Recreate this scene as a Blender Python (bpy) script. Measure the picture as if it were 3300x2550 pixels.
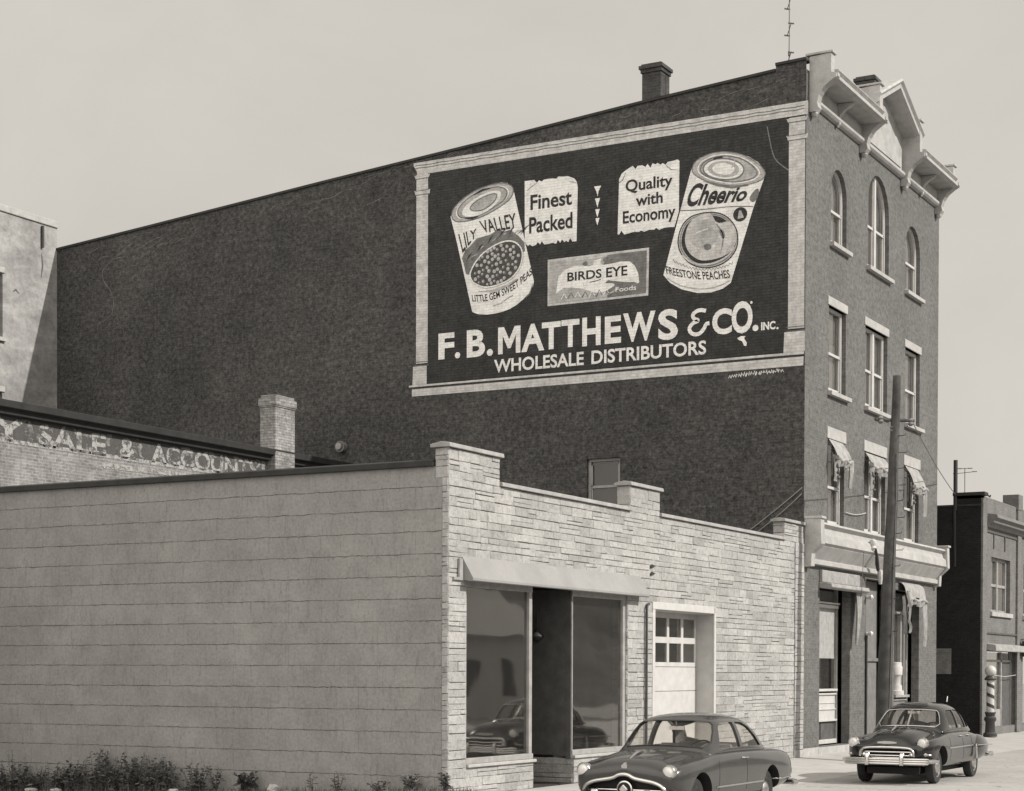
import bpy, bmesh, math, random
from mathutils import Vector, Matrix
from mathutils.bvhtree import BVHTree
from mathutils.geometry import tessellate_polygon
R = math.radians
rng = random.Random(7)
scene = bpy.context.scene
for o in list(bpy.data.objects): bpy.data.objects.remove(o)

# ------------------------------------------------------------------ camera
cam_d = bpy.data.cameras.new('camera'); cam = bpy.data.objects.new('camera', cam_d)
scene.collection.objects.link(cam); scene.camera = cam
_r = Vector((0.4823188, -0.87598959, 0.00328876)); _d = Vector((-0.01108567, -0.00985768, -0.99988996)); _f = Vector((0.87592561, 0.48222927, -0.01446548))
cam.matrix_world = Matrix(((_r.x, -_d.x, -_f.x, -45.3045), (_r.y, -_d.y, -_f.y, -16.0969), (_r.z, -_d.z, -_f.z, 2.2), (0, 0, 0, 1)))
cam_d.sensor_width = 36.0; cam_d.lens = 63.33
cam_d.shift_x = 0.0031; cam_d.shift_y = 0.2958
cam_d.clip_start = 0.1; cam_d.clip_end = 3000

# ------------------------------------------------------------------ light
SUN_EL, SUN_DIR = R(37), Vector((0.16, -0.78, 0.60)).normalized()
world = bpy.data.worlds.new('World'); scene.world = world; world.use_nodes = True
nt = world.node_tree; nt.nodes.clear()
sky = nt.nodes.new('ShaderNodeTexSky'); sky.sky_type = 'NISHITA'; sky.sun_disc = False
sky.sun_elevation = math.asin(SUN_DIR.z); sky.sun_rotation = math.atan2(SUN_DIR.x, SUN_DIR.y)
sky.dust_density = 4.0; sky.air_density = 1.0
bw = nt.nodes.new('ShaderNodeRGBToBW'); nt.links.new(sky.outputs[0], bw.inputs[0])
mx = nt.nodes.new('ShaderNodeMix'); mx.data_type = 'FLOAT'; mx.inputs[0].default_value = 0.86
nt.links.new(bw.outputs[0], mx.inputs[2]); mx.inputs[3].default_value = 6.75
tint = nt.nodes.new('ShaderNodeMix'); tint.data_type = 'RGBA'; tint.blend_type = 'MULTIPLY'; tint.inputs[0].default_value = 1
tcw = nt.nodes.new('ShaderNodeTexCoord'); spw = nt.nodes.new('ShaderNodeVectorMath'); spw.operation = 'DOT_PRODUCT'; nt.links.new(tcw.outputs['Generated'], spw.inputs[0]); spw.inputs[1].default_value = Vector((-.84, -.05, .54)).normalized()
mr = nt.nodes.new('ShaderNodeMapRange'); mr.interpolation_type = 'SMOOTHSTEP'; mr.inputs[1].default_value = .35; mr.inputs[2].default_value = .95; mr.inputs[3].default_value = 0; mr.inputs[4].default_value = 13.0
nt.links.new(spw.outputs['Value'], mr.inputs[0])                    # bright sky lobe added out of view to lift the shaded side wall
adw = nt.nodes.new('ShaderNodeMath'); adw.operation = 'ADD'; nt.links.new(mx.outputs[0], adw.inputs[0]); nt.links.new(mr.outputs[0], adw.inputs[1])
cln = nt.nodes.new('ShaderNodeTexNoise'); cln.inputs['Scale'].default_value = 3.2; cln.inputs['Detail'].default_value = 5; cln.inputs['Roughness'].default_value = .62; cln.inputs['Distortion'].default_value = .6; nt.links.new(tcw.outputs['Generated'], cln.inputs['Vector'])
clr = nt.nodes.new('ShaderNodeMapRange'); clr.inputs[1].default_value = .3; clr.inputs[2].default_value = .7; clr.inputs[3].default_value = .93; clr.inputs[4].default_value = 1.07; nt.links.new(cln.outputs['Fac'], clr.inputs[0])   # thin high haze, slightly uneven
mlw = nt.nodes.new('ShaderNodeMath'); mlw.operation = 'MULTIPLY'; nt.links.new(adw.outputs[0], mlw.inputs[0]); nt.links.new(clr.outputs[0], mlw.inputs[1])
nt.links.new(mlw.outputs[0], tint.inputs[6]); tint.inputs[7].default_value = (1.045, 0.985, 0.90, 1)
bg = nt.nodes.new('ShaderNodeBackground'); bg.inputs[1].default_value = 0.1
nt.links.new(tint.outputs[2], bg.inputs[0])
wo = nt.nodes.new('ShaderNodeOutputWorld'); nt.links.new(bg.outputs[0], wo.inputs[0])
sd = bpy.data.lights.new('sun', 'SUN'); sd.energy = 5.0; sd.angle = R(0.6); sd.color = (1.0, 0.96, 0.90)
sun = bpy.data.objects.new('sun', sd); scene.collection.objects.link(sun)
sun.rotation_euler = (-SUN_DIR).to_track_quat('-Z', 'Y').to_euler()
scene.view_settings.view_transform = 'Standard'; scene.view_settings.look = 'None'
scene.view_settings.exposure = 0.0; scene.view_settings.gamma = 1.0; scene.view_settings.use_curve_mapping = False
scene.cycles.max_bounces = 8; scene.cycles.transparent_max_bounces = 12

# ------------------------------------------------------------------ materials
def g(v, w=0.0): return (v * (1.015 + w), v, v * (0.975 - w), 1)
class NT:
    def __init__(s, m):
        s.m = m; m.use_nodes = True; s.t = m.node_tree; s.b = s.t.nodes['Principled BSDF']
    def n(s, k, **kw):
        x = s.t.nodes.new(k)
        for a, b in kw.items(): setattr(x, a, b)
        return x
    def l(s, a, b): s.t.links.new(a, b)
def coord(N, wall=True, obj=False):
    """position in metres; on an upright wall (x+y, z)"""
    if obj:
        tc = N.n('ShaderNodeTexCoord'); return tc.outputs['Object']
    ge = N.n('ShaderNodeNewGeometry')
    if not wall: return ge.outputs['Position']
    sp = N.n('ShaderNodeSeparateXYZ'); N.l(ge.outputs['Position'], sp.inputs[0])
    ad = N.n('ShaderNodeMath', operation='ADD'); N.l(sp.outputs[0], ad.inputs[0]); N.l(sp.outputs[1], ad.inputs[1])
    cb = N.n('ShaderNodeCombineXYZ'); N.l(ad.outputs[0], cb.inputs[0]); N.l(sp.outputs[2], cb.inputs[1])
    return cb.outputs[0]
def noise(N, vec, scale, detail=5, rough=.6, dist=0.0):
    x = N.n('ShaderNodeTexNoise'); x.inputs['Scale'].default_value = scale; x.inputs['Detail'].default_value = detail
    x.inputs['Roughness'].default_value = rough; x.inputs['Distortion'].default_value = dist
    N.l(vec, x.inputs['Vector']); return x.outputs['Fac']
def ramp(N, fac, stops):
    r = N.n('ShaderNodeValToRGB'); cr = r.color_ramp
    while len(cr.elements) < len(stops): cr.elements.new(.5)
    for e, (p, c) in zip(cr.elements, stops):
        e.position = p; e.color = c if isinstance(c, tuple) else (c, c, c, 1)
    N.l(fac, r.inputs[0]); return r.outputs[0]
def mixc(N, a, b, fac, mode='MIX'):
    x = N.n('ShaderNodeMix', data_type='RGBA', blend_type=mode)
    for v, i in ((a, 6), (b, 7)):
        if isinstance(v, tuple): x.inputs[i].default_value = v
        else: N.l(v, x.inputs[i])
    if isinstance(fac, (int, float)): x.inputs[0].default_value = fac
    else: N.l(fac, x.inputs[0])
    return x.outputs[2]
def bump(N, h, strength=.4, dist=.02):
    b = N.n('ShaderNodeBump'); b.inputs['Strength'].default_value = strength; b.inputs['Distance'].default_value = dist
    N.l(h, b.inputs['Height']); N.l(b.outputs[0], N.b.inputs['Normal'])
MATS = {}
def plain(name, v, rough=.6, var=.25, scale=6.0, fine=60.0, bmp=.15, metal=0.0, spec=.4, w=0.0, coat=0.0, obj=False, brick=0.0):
    m = bpy.data.materials.new(name); N = NT(m); MATS[name] = m
    vec = coord(N, wall=False, obj=obj)
    a = noise(N, vec, scale); b = noise(N, vec, fine, 3)
    c = ramp(N, a, [(.25, g(v * (1 - var), w)), (.75, g(v * (1 + var), w))])
    c2 = ramp(N, b, [(.3, 1 - var * .5), (.7, 1.0)])
    c = mixc(N, c, c2, 1.0, 'MULTIPLY')
    if brick:
        br = N.n('ShaderNodeTexBrick'); N.l(coord(N), br.inputs['Vector']); br.inputs['Scale'].default_value = 1; br.inputs['Brick Width'].default_value = .24; br.inputs['Row Height'].default_value = .078
        br.inputs['Mortar Size'].default_value = .014; br.inputs['Mortar Smooth'].default_value = .5; k = 1 - brick
        br.inputs['Color1'].default_value = (1, 1, 1, 1); br.inputs['Color2'].default_value = (1 - brick * .5,) * 3 + (1,); br.inputs['Mortar'].default_value = (k, k, k, 1)
        c = mixc(N, c, br.outputs[0], 1.0, 'MULTIPLY'); c = mixc(N, c, ramp(N, noise(N, vec, 5, 7, .8, .5), [(.36, 1 - brick * 1.1), (.5, 1.0), (.66, 1 + brick * .5)]), 1.0, 'MULTIPLY')
    N.l(c, N.b.inputs['Base Color'])
    N.b.inputs['Roughness'].default_value = rough; N.b.inputs['Metallic'].default_value = metal
    N.b.inputs['Specular IOR Level'].default_value = spec
    if coat: N.b.inputs['Coat Weight'].default_value = coat; N.b.inputs['Coat Roughness'].default_value = .06
    if bmp: bump(N, b, bmp, .01)
    return m

def mat_dark_brick():
    """the painted dark side wall: mottled brick, pale mortar specks, streaks near the eave"""
    m = bpy.data.materials.new('dark_painted_brick'); N = NT(m); vec = coord(N)
    br = N.n('ShaderNodeTexBrick'); N.l(vec, br.inputs['Vector'])
    br.inputs['Scale'].default_value = 1; br.inputs['Brick Width'].default_value = .24; br.inputs['Row Height'].default_value = .078
    br.inputs['Mortar Size'].default_value = .012; br.inputs['Mortar Smooth'].default_value = .4; br.inputs['Bias'].default_value = -.1
    br.inputs['Color1'].default_value = g(.046); br.inputs['Color2'].default_value = g(.058); br.inputs['Mortar'].default_value = g(.06)
    n1 = noise(N, vec, .20, 8, .70, .8); n2 = noise(N, vec, 7.5, 6, .8, .3); n3 = noise(N, vec, 15, 4, .75, .4); n5 = noise(N, vec, .9, 6, .7, .8)
    c = mixc(N, br.outputs[0], ramp(N, n1, [(.34, .80), (.5, 1.0), (.64, 1.22)]), 1.0, 'MULTIPLY')
    c = mixc(N, c, ramp(N, n5, [(.34, .84), (.66, 1.18)]), 1.0, 'MULTIPLY')
    c = mixc(N, c, ramp(N, n2, [(.34, .38), (.5, 1.0), (.66, 1.85)]), 1.0, 'MULTIPLY')
    c = mixc(N, c, g(.15), ramp(N, n3, [(.58, 0.0), (.74, .55)]))
    N.l(c, N.b.inputs['Base Color']); N.b.inputs['Roughness'].default_value = .85; N.b.inputs['Specular IOR Level'].default_value = .2
    bump(N, n2, .6, .03); MATS['dark_brick'] = m
def mat_front_brick():
    m = bpy.data.materials.new('grey_front_brick'); N = NT(m); vec = coord(N)
    br = N.n('ShaderNodeTexBrick'); N.l(vec, br.inputs['Vector'])
    br.inputs['Scale'].default_value = 1; br.inputs['Brick Width'].default_value = .22; br.inputs['Row Height'].default_value = .072
    br.inputs['Mortar Size'].default_value = .007; br.inputs['Mortar Smooth'].default_value = .3
    br.inputs['Color1'].default_value = g(.098); br.inputs['Color2'].default_value = g(.124); br.inputs['Mortar'].default_value = g(.132)
    n1 = noise(N, vec, .5, 5, .6); n2 = noise(N, vec, 7, 5, .7, .4); n3 = noise(N, vec, 13, 2, .6)
    c = mixc(N, br.outputs[0], ramp(N, n1, [(.3, .86), (.7, 1.12)]), 1.0, 'MULTIPLY')
    c = mixc(N, c, ramp(N, n2, [(.3, .62), (.5, 1.0), (.75, 1.32)]), 1.0, 'MULTIPLY')
    c = mixc(N, c, g(.30), ramp(N, n3, [(.7, 0.0), (.84, .4)]))
    N.l(c, N.b.inputs['Base Color']); N.b.inputs['Roughness'].default_value = .85; N.b.inputs['Specular IOR Level'].default_value = .2
    bump(N, n2, .3, .02); MATS['front_brick'] = m
def mat_stone():
    """split-face ashlar; every stone is its own island and gets its own tone"""
    m = bpy.data.materials.new('pale_ashlar_stone'); N = NT(m); vec = coord(N, wall=False)
    ge = N.n('ShaderNodeNewGeometry'); rnd = ge.outputs['Random Per Island']
    n1 = noise(N, vec, 9, 6, .7, .4); n2 = noise(N, vec, 34, 4, .7)
    c = ramp(N, rnd, [(0, g(.29)), (.25, g(.34)), (.7, g(.37)), (1, g(.40))])
    c = mixc(N, c, ramp(N, n1, [(.25, .60), (.52, 1.0), (.8, 1.12)]), 1.0, 'MULTIPLY')
    n3 = noise(N, vec, .8, 5, .65); c = mixc(N, c, ramp(N, n2, [(.3, .78), (.6, 1.0)]), 1.0, 'MULTIPLY'); c = mixc(N, c, ramp(N, n3, [(.3, .84), (.6, 1.04)]), 1.0, 'MULTIPLY')
    N.l(c, N.b.inputs['Base Color']); N.b.inputs['Roughness'].default_value = .9; N.b.inputs['Specular IOR Level'].default_value = .2
    bump(N, n1, .8, .03); MATS['stone'] = m
def mat_block():
    """left side wall: painted block courses with hairline joints"""
    m = bpy.data.materials.new('painted_block_wall'); N = NT(m); vec = coord(N)
    sp = N.n('ShaderNodeSeparateXYZ'); N.l(vec, sp.inputs[0])
    wob = noise(N, vec, 2.6, 8, .75)
    ofs = N.n('ShaderNodeMath', operation='MULTIPLY_ADD'); N.l(wob, ofs.inputs[0]); ofs.inputs[1].default_value = .085; N.l(sp.outputs[1], ofs.inputs[2])
    cb = N.n('ShaderNodeCombineXYZ'); N.l(sp.outputs[0], cb.inputs[0]); N.l(ofs.outputs[0], cb.inputs[1])
    br = N.n('ShaderNodeTexBrick'); N.l(cb.outputs[0], br.inputs['Vector'])
    br.inputs['Scale'].default_value = 1; br.inputs['Brick Width'].default_value = .80; br.inputs['Row Height'].default_value = .392
    br.inputs['Mortar Size'].default_value = .007; br.inputs['Mortar Smooth'].default_value = .15
    br.inputs['Color1'].default_value = (0, 0, 0, 1); br.inputs['Color2'].default_value = (0, 0, 0, 1); br.inputs['Mortar'].default_value = (1, 1, 1, 1)
    # horizontal joint only
    md = N.n('ShaderNodeMath', operation='MODULO'); N.l(ofs.outputs[0], md.inputs[0]); md.inputs[1].default_value = .392
    lt = N.n('ShaderNodeMath', operation='LESS_THAN'); N.l(md.outputs[0], lt.inputs[0]); lt.inputs[1].default_value = .012
    nj = noise(N, vec, 2.4, 4, .65); nf = noise(N, vec, 3.2, 3, .6); n1 = noise(N, vec, .5, 4, .6); n2 = noise(N, vec, 18, 5, .7)
    mpx = N.n('ShaderNodeMapping'); mpx.inputs['Scale'].default_value = (9, 1.6, 1); N.l(vec, mpx.inputs[0])
    n4 = noise(N, mpx.outputs[0], 1.5, 5, .75, .8)
    jm = mixc(N, (0, 0, 0, 1), lt.outputs[0], ramp(N, nj, [(.3, .35), (.55, 1.0)]))
    vj = mixc(N, (0, 0, 0, 1), br.outputs[0], ramp(N, nf, [(.46, 0.0), (.66, .45)]))
    j = mixc(N, jm, vj, 1.0, 'LIGHTEN')
    c = ramp(N, n1, [(.3, g(.228, .008)), (.7, g(.285, .008))])
    n6 = noise(N, vec, 1.7, 6, .7, .4); c = mixc(N, c, ramp(N, n2, [(.25, .72), (.6, 1.0), (.85, 1.12)]), 1.0, 'MULTIPLY'); c = mixc(N, c, ramp(N, n6, [(.3, .86), (.65, 1.06)]), 1.0, 'MULTIPLY')
    c = mixc(N, c, g(.12), ramp(N, n4, [(.57, 0.0), (.605, .6), (.64, 0.0)]))
    c = mixc(N, c, g(.045), j)
    N.l(c, N.b.inputs['Base Color']); N.b.inputs['Roughness'].default_value = .8; N.b.inputs['Specular IOR Level'].default_value = .2
    bump(N, n2, .2, .01); MATS['block'] = m
def mat_brickwork(name, c1, c2, cm, worn=.5, w=.22, h=.075, mort=.012):
    m = bpy.data.materials.new(name); N = NT(m); vec = coord(N)
    br = N.n('ShaderNodeTexBrick'); N.l(vec, br.inputs['Vector'])
    br.inputs['Scale'].default_value = 1; br.inputs['Brick Width'].default_value = w; br.inputs['Row Height'].default_value = h
    br.inputs['Mortar Size'].default_value = mort; br.inputs['Mortar Smooth'].default_value = .3
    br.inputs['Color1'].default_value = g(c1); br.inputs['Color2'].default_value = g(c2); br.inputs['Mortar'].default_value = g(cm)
    n1 = noise(N, vec, 1.2, 6, .7, .4); n2 = noise(N, vec, 9, 5, .75)
    c = mixc(N, br.outputs[0], ramp(N, n1, [(.3, 1 - worn), (.7, 1.15)]), 1.0, 'MULTIPLY')
    c = mixc(N, c, ramp(N, n2, [(.3, 1 - worn), (.55, 1.0), (.8, 1.2)]), 1.0, 'MULTIPLY')
    N.l(c, N.b.inputs['Base Color']); N.b.inputs['Roughness'].default_value = .9; N.b.inputs['Specular IOR Level'].default_value = .2
    bump(N, n2, .5, .02); MATS[name] = m
def mat_stucco():
    m = bpy.data.materials.new('stained_stucco'); N = NT(m); vec = coord(N)
    mp = N.n('ShaderNodeMapping'); mp.inputs['Scale'].default_value = (.5, 1.1, 1); N.l(vec, mp.inputs[0])
    n1 = noise(N, mp.outputs[0], 1.1, 6, .65, .5); n2 = noise(N, vec, 5, 6, .75, .6)
    c = ramp(N, n1, [(.3, g(.17)), (.5, g(.26)), (.72, g(.37))])
    c = mixc(N, c, ramp(N, n2, [(.3, .7), (.55, 1.0), (.8, 1.15)]), 1.0, 'MULTIPLY')
    N.l(c, N.b.inputs['Base Color']); N.b.inputs['Roughness'].default_value = .9; N.b.inputs['Specular IOR Level'].default_value = .2
    bump(N, n2, .4, .02); MATS['stucco'] = m
def mat_glass(name, tint, refl, rough=.02, add=0.0, dust=0.0):
    m = bpy.data.materials.new(name); m.use_nodes = True; t = m.node_tree; t.nodes.clear()
    o = t.nodes.new('ShaderNodeOutputMaterial'); mxs = t.nodes.new('ShaderNodeMixShader')
    tr = t.nodes.new('ShaderNodeBsdfTransparent'); tr.inputs[0].default_value = g(tint)
    gl = t.nodes.new('ShaderNodeBsdfGlossy'); gl.inputs[0].default_value = g(.95); gl.inputs[1].default_value = rough
    fr = t.nodes.new('ShaderNodeLayerWeight'); fr.inputs[0].default_value = .5; pw = t.nodes.new('ShaderNodeMath'); pw.operation = 'POWER'; pw.inputs[1].default_value = 4.0; t.links.new(fr.outputs['Facing'], pw.inputs[0]); ml = t.nodes.new('ShaderNodeMath'); ml.operation = 'MULTIPLY'; ml.inputs[1].default_value = refl * 2.5; t.links.new(pw.outputs[0], ml.inputs[0])
    ge = t.nodes.new('ShaderNodeNewGeometry'); no = t.nodes.new('ShaderNodeTexNoise'); no.inputs['Scale'].default_value = .9; no.inputs['Detail'].default_value = 1
    bu = t.nodes.new('ShaderNodeBump'); bu.inputs['Strength'].default_value = .2 if name == 'shop_glass' else .05; bu.inputs['Distance'].default_value = .02
    t.links.new(ge.outputs['Position'], no.inputs['Vector']); t.links.new(no.outputs[0], bu.inputs['Height']); t.links.new(bu.outputs[0], gl.inputs['Normal'])
    ad = t.nodes.new('ShaderNodeMath'); ad.operation = 'ADD'; ad.use_clamp = True; ad.inputs[1].default_value = add; t.links.new(ml.outputs[0], ad.inputs[0]); t.links.new(ad.outputs[0], mxs.inputs[0]); t.links.new(tr.outputs[0], mxs.inputs[1]); t.links.new(gl.outputs[0], mxs.inputs[2]); t.links.new(mxs.outputs[0], o.inputs[0])
    if dust:
        df = t.nodes.new('ShaderNodeBsdfDiffuse'); df.inputs[0].default_value = g(.42); m2 = t.nodes.new('ShaderNodeMixShader'); n2 = t.nodes.new('ShaderNodeTexNoise'); n2.inputs['Scale'].default_value = 1.4; n2.inputs['Detail'].default_value = 6; n2.inputs['Roughness'].default_value = .7
        r2 = t.nodes.new('ShaderNodeMapRange'); r2.inputs[1].default_value = .3; r2.inputs[2].default_value = .7; r2.inputs[3].default_value = dust * .55; r2.inputs[4].default_value = dust * 1.5
        t.links.new(ge.outputs['Position'], n2.inputs['Vector']); t.links.new(n2.outputs[0], r2.inputs[0]); t.links.new(r2.outputs[0], m2.inputs[0]); t.links.new(mxs.outputs[0], m2.inputs[1]); t.links.new(df.outputs[0], m2.inputs[2]); t.links.new(m2.outputs[0], o.inputs[0])
    MATS[name] = m
def mat_worn_paint(name, v, keep, scale=3.0):
    """old paint that has flaked away in patches"""
    m = bpy.data.materials.new(name); N = NT(m); vec = coord(N)
    n1 = noise(N, vec, scale, 6, .75, .6); n2 = noise(N, vec, 9, 4, .7)
    N.l(ramp(N, n2, [(.3, g(v * .72)), (.7, g(v))]), N.b.inputs['Base Color'])
    N.l(ramp(N, n1, [(keep - .06, 0.0), (keep + .04, 1.0)]), N.b.inputs['Alpha'])
    N.b.inputs['Roughness'].default_value = .9; MATS[name] = m
def mat_ground():
    m = bpy.data.materials.new('dusty_street'); N = NT(m); vec = coord(N, wall=False)
    n1 = noise(N, vec, .35, 6, .65, .4); n2 = noise(N, vec, 9, 6, .8); n3 = noise(N, vec, 45, 3, .7)
    c = ramp(N, n1, [(.3, g(.28, .01)), (.7, g(.36, .01))])
    c = mixc(N, c, ramp(N, n2, [(.3, .72), (.6, 1.0), (.8, 1.1)]), 1.0, 'MULTIPLY')
    c = mixc(N, c, ramp(N, n3, [(.3, .8), (.55, 1.0)]), 1.0, 'MULTIPLY')
    vo = N.n('ShaderNodeTexVoronoi', feature='DISTANCE_TO_EDGE'); vo.inputs['Scale'].default_value = .42; dv = N.n('ShaderNodeMixRGB'); 
    wn = N.n('ShaderNodeTexNoise'); wn.inputs['Scale'].default_value = 1.2; wn.inputs['Detail'].default_value = 6; N.l(vec, wn.inputs['Vector'])
    dv.blend_type = 'ADD'; dv.inputs[0].default_value = .9; N.l(vec, dv.inputs[1]); N.l(wn.outputs['Color'], dv.inputs[2]); N.l(dv.outputs[0], vo.inputs['Vector'])
    c = mixc(N, c, g(.10), ramp(N, vo.outputs['Distance'], [(.0, .7), (.012, 0.0)]))
    n7 = noise(N, vec, .9, 5, .7, .6); c = mixc(N, c, g(.14), ramp(N, n7, [(.63, 0.0), (.74, .6)]))
    N.l(c, N.b.inputs['Base Color']); N.b.inputs['Roughness'].default_value = .95; bump(N, n2, .5, .02); MATS['street'] = m
mat_dark_brick(); mat_front_brick(); mat_stone(); mat_block(); mat_stucco(); mat_ground()
mat_brickwork('old_brick', .25, .18, .29, .4)
mat_brickwork('chimney_brick', .36, .25, .2, .5)
mat_brickwork('dark_chimney_brick', .08, .05, .08, .4)
mat_brickwork('shop_brick', .16, .13, .17, .25)
mat_brickwork('shaded_brick', .016, .022, .026, .4)  # shade of the alley side put into the brick colour
mat_glass('glass', .70, .32, .04, .05, .06); mat_glass('shop_glass', .60, .34, .03, .16, .018); mat_glass('car_glass', .90, .25, .03, .03)
mat_worn_paint('worn_white', .33, .48, 6.0); mat_worn_paint('worn_dark', .075, .47, 2.6)
plain('paint_white', .76, .8, .12, 2.2, 22, .1, brick=.2); plain('paint_shadow', .075, .8, .3, 5, 30, .1, brick=.3); plain('paint_grey', .33, .8, .2, 5, 30, .1, brick=.2); plain('paint_dark', .037, .8, .3, 1.6, 16, .15, brick=.5)
plain('paint_mid', .17, .8, .25, 5, 30, .1, brick=.2); plain('paint_black', .035, .8, .2, 5, 30, .1, brick=.5); plain('paint_pale', .52, .8, .25, 4, 25, .1, brick=.2); plain('paint_lid', .42, .8, .3, 3, 20, .1, brick=.2)
plain('cornice_paint', .34, .65, .22, 3, 24, .25); plain('trim_white', .44, .6, .12, 4, 40, .1); plain('trim_grey', .27, .6, .25, 5, 40, .15)
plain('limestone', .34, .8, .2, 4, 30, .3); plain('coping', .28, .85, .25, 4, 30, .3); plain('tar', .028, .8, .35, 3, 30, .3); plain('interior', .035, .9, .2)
plain('curtain', .30, .9, .22, 7, 40, .2); plain('curtain_grey', .16, .9, .3, 6, 30, .2); plain('canvas', .28, .9, .35, 5, 26, .5); plain('canvas_dark', .10, .9, .35, 10, 40, .3)
plain('wood_grey', .08, .8, .3, 4, 40, .2); plain('wood_mid', .15, .75, .25, 4, 40, .2); plain('pole_wood', .055, .85, .55, 3.5, 30, .5); plain('iron', .03, .6, .3, 8, 50, .1); plain('wire', .10, .6, .1, 8, 50, 0); plain('pale_wire', .24, .7, .1, 8, 50, 0)
plain('canopy_metal', .235, .75, .16, 1.1, 18, .15); plain('wall_scar', .14, .9, .5, 5, 20, .1); plain('mortar', .19, .9, .2, 4, 30, .3); plain('concrete', .34, .9, .14, 1.2, 30, .3, w=.008); plain('kerb', .27, .9, .2, 2, 30, .3); plain('dirt', .22, .95, .35, 1.5, 18, .5); plain('roofing', .10, .9, .3, 2, 20, .3)
plain('car_paint_grey', .033, .24, .2, 3, 30, 0, spec=.35, coat=.7, obj=True); plain('car_paint_dark', .009, .2, .2, 3, 30, 0, spec=.2, coat=.8, obj=True)
plain('chrome', .56, .2, .08, 6, 40, 0, metal=1.0); plain('rubber', .028, .8, .3, 8, 50, .2); plain('hubcap', .55, .28, .1, 6, 40, 0, metal=1.0); plain('rim_paint', .12, .4, .1)
plain('lens', .62, .25, .08, 20, 60, .1, spec=.8); plain('seat_cloth', .24, .9, .2, 8, 50, .2); plain('grille_dark', .012, .7, .2); plain('plate', .4, .5, .1)
plain('leaf', .075, .7, .5, 9, 30, .1); plain('leaf_pale', .16, .75, .4, 9, 30, .1); plain('stem', .07, .8, .3); plain('rock', .42, .9, .25, 5, 25, .4)
plain('house_wall', .45, .8, .15); plain('house_roof', .40, .8, .2); plain('hill_green', .08, .9, .5, .25, 3, .3); plain('porcelain', .45, .35, .05); plain('stripe_dark', .04, .4, .1)
for nm in ('leaf', 'leaf_pale'): MATS[nm].node_tree.nodes['Principled BSDF'].inputs['Specular IOR Level'].default_value = .2

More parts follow.
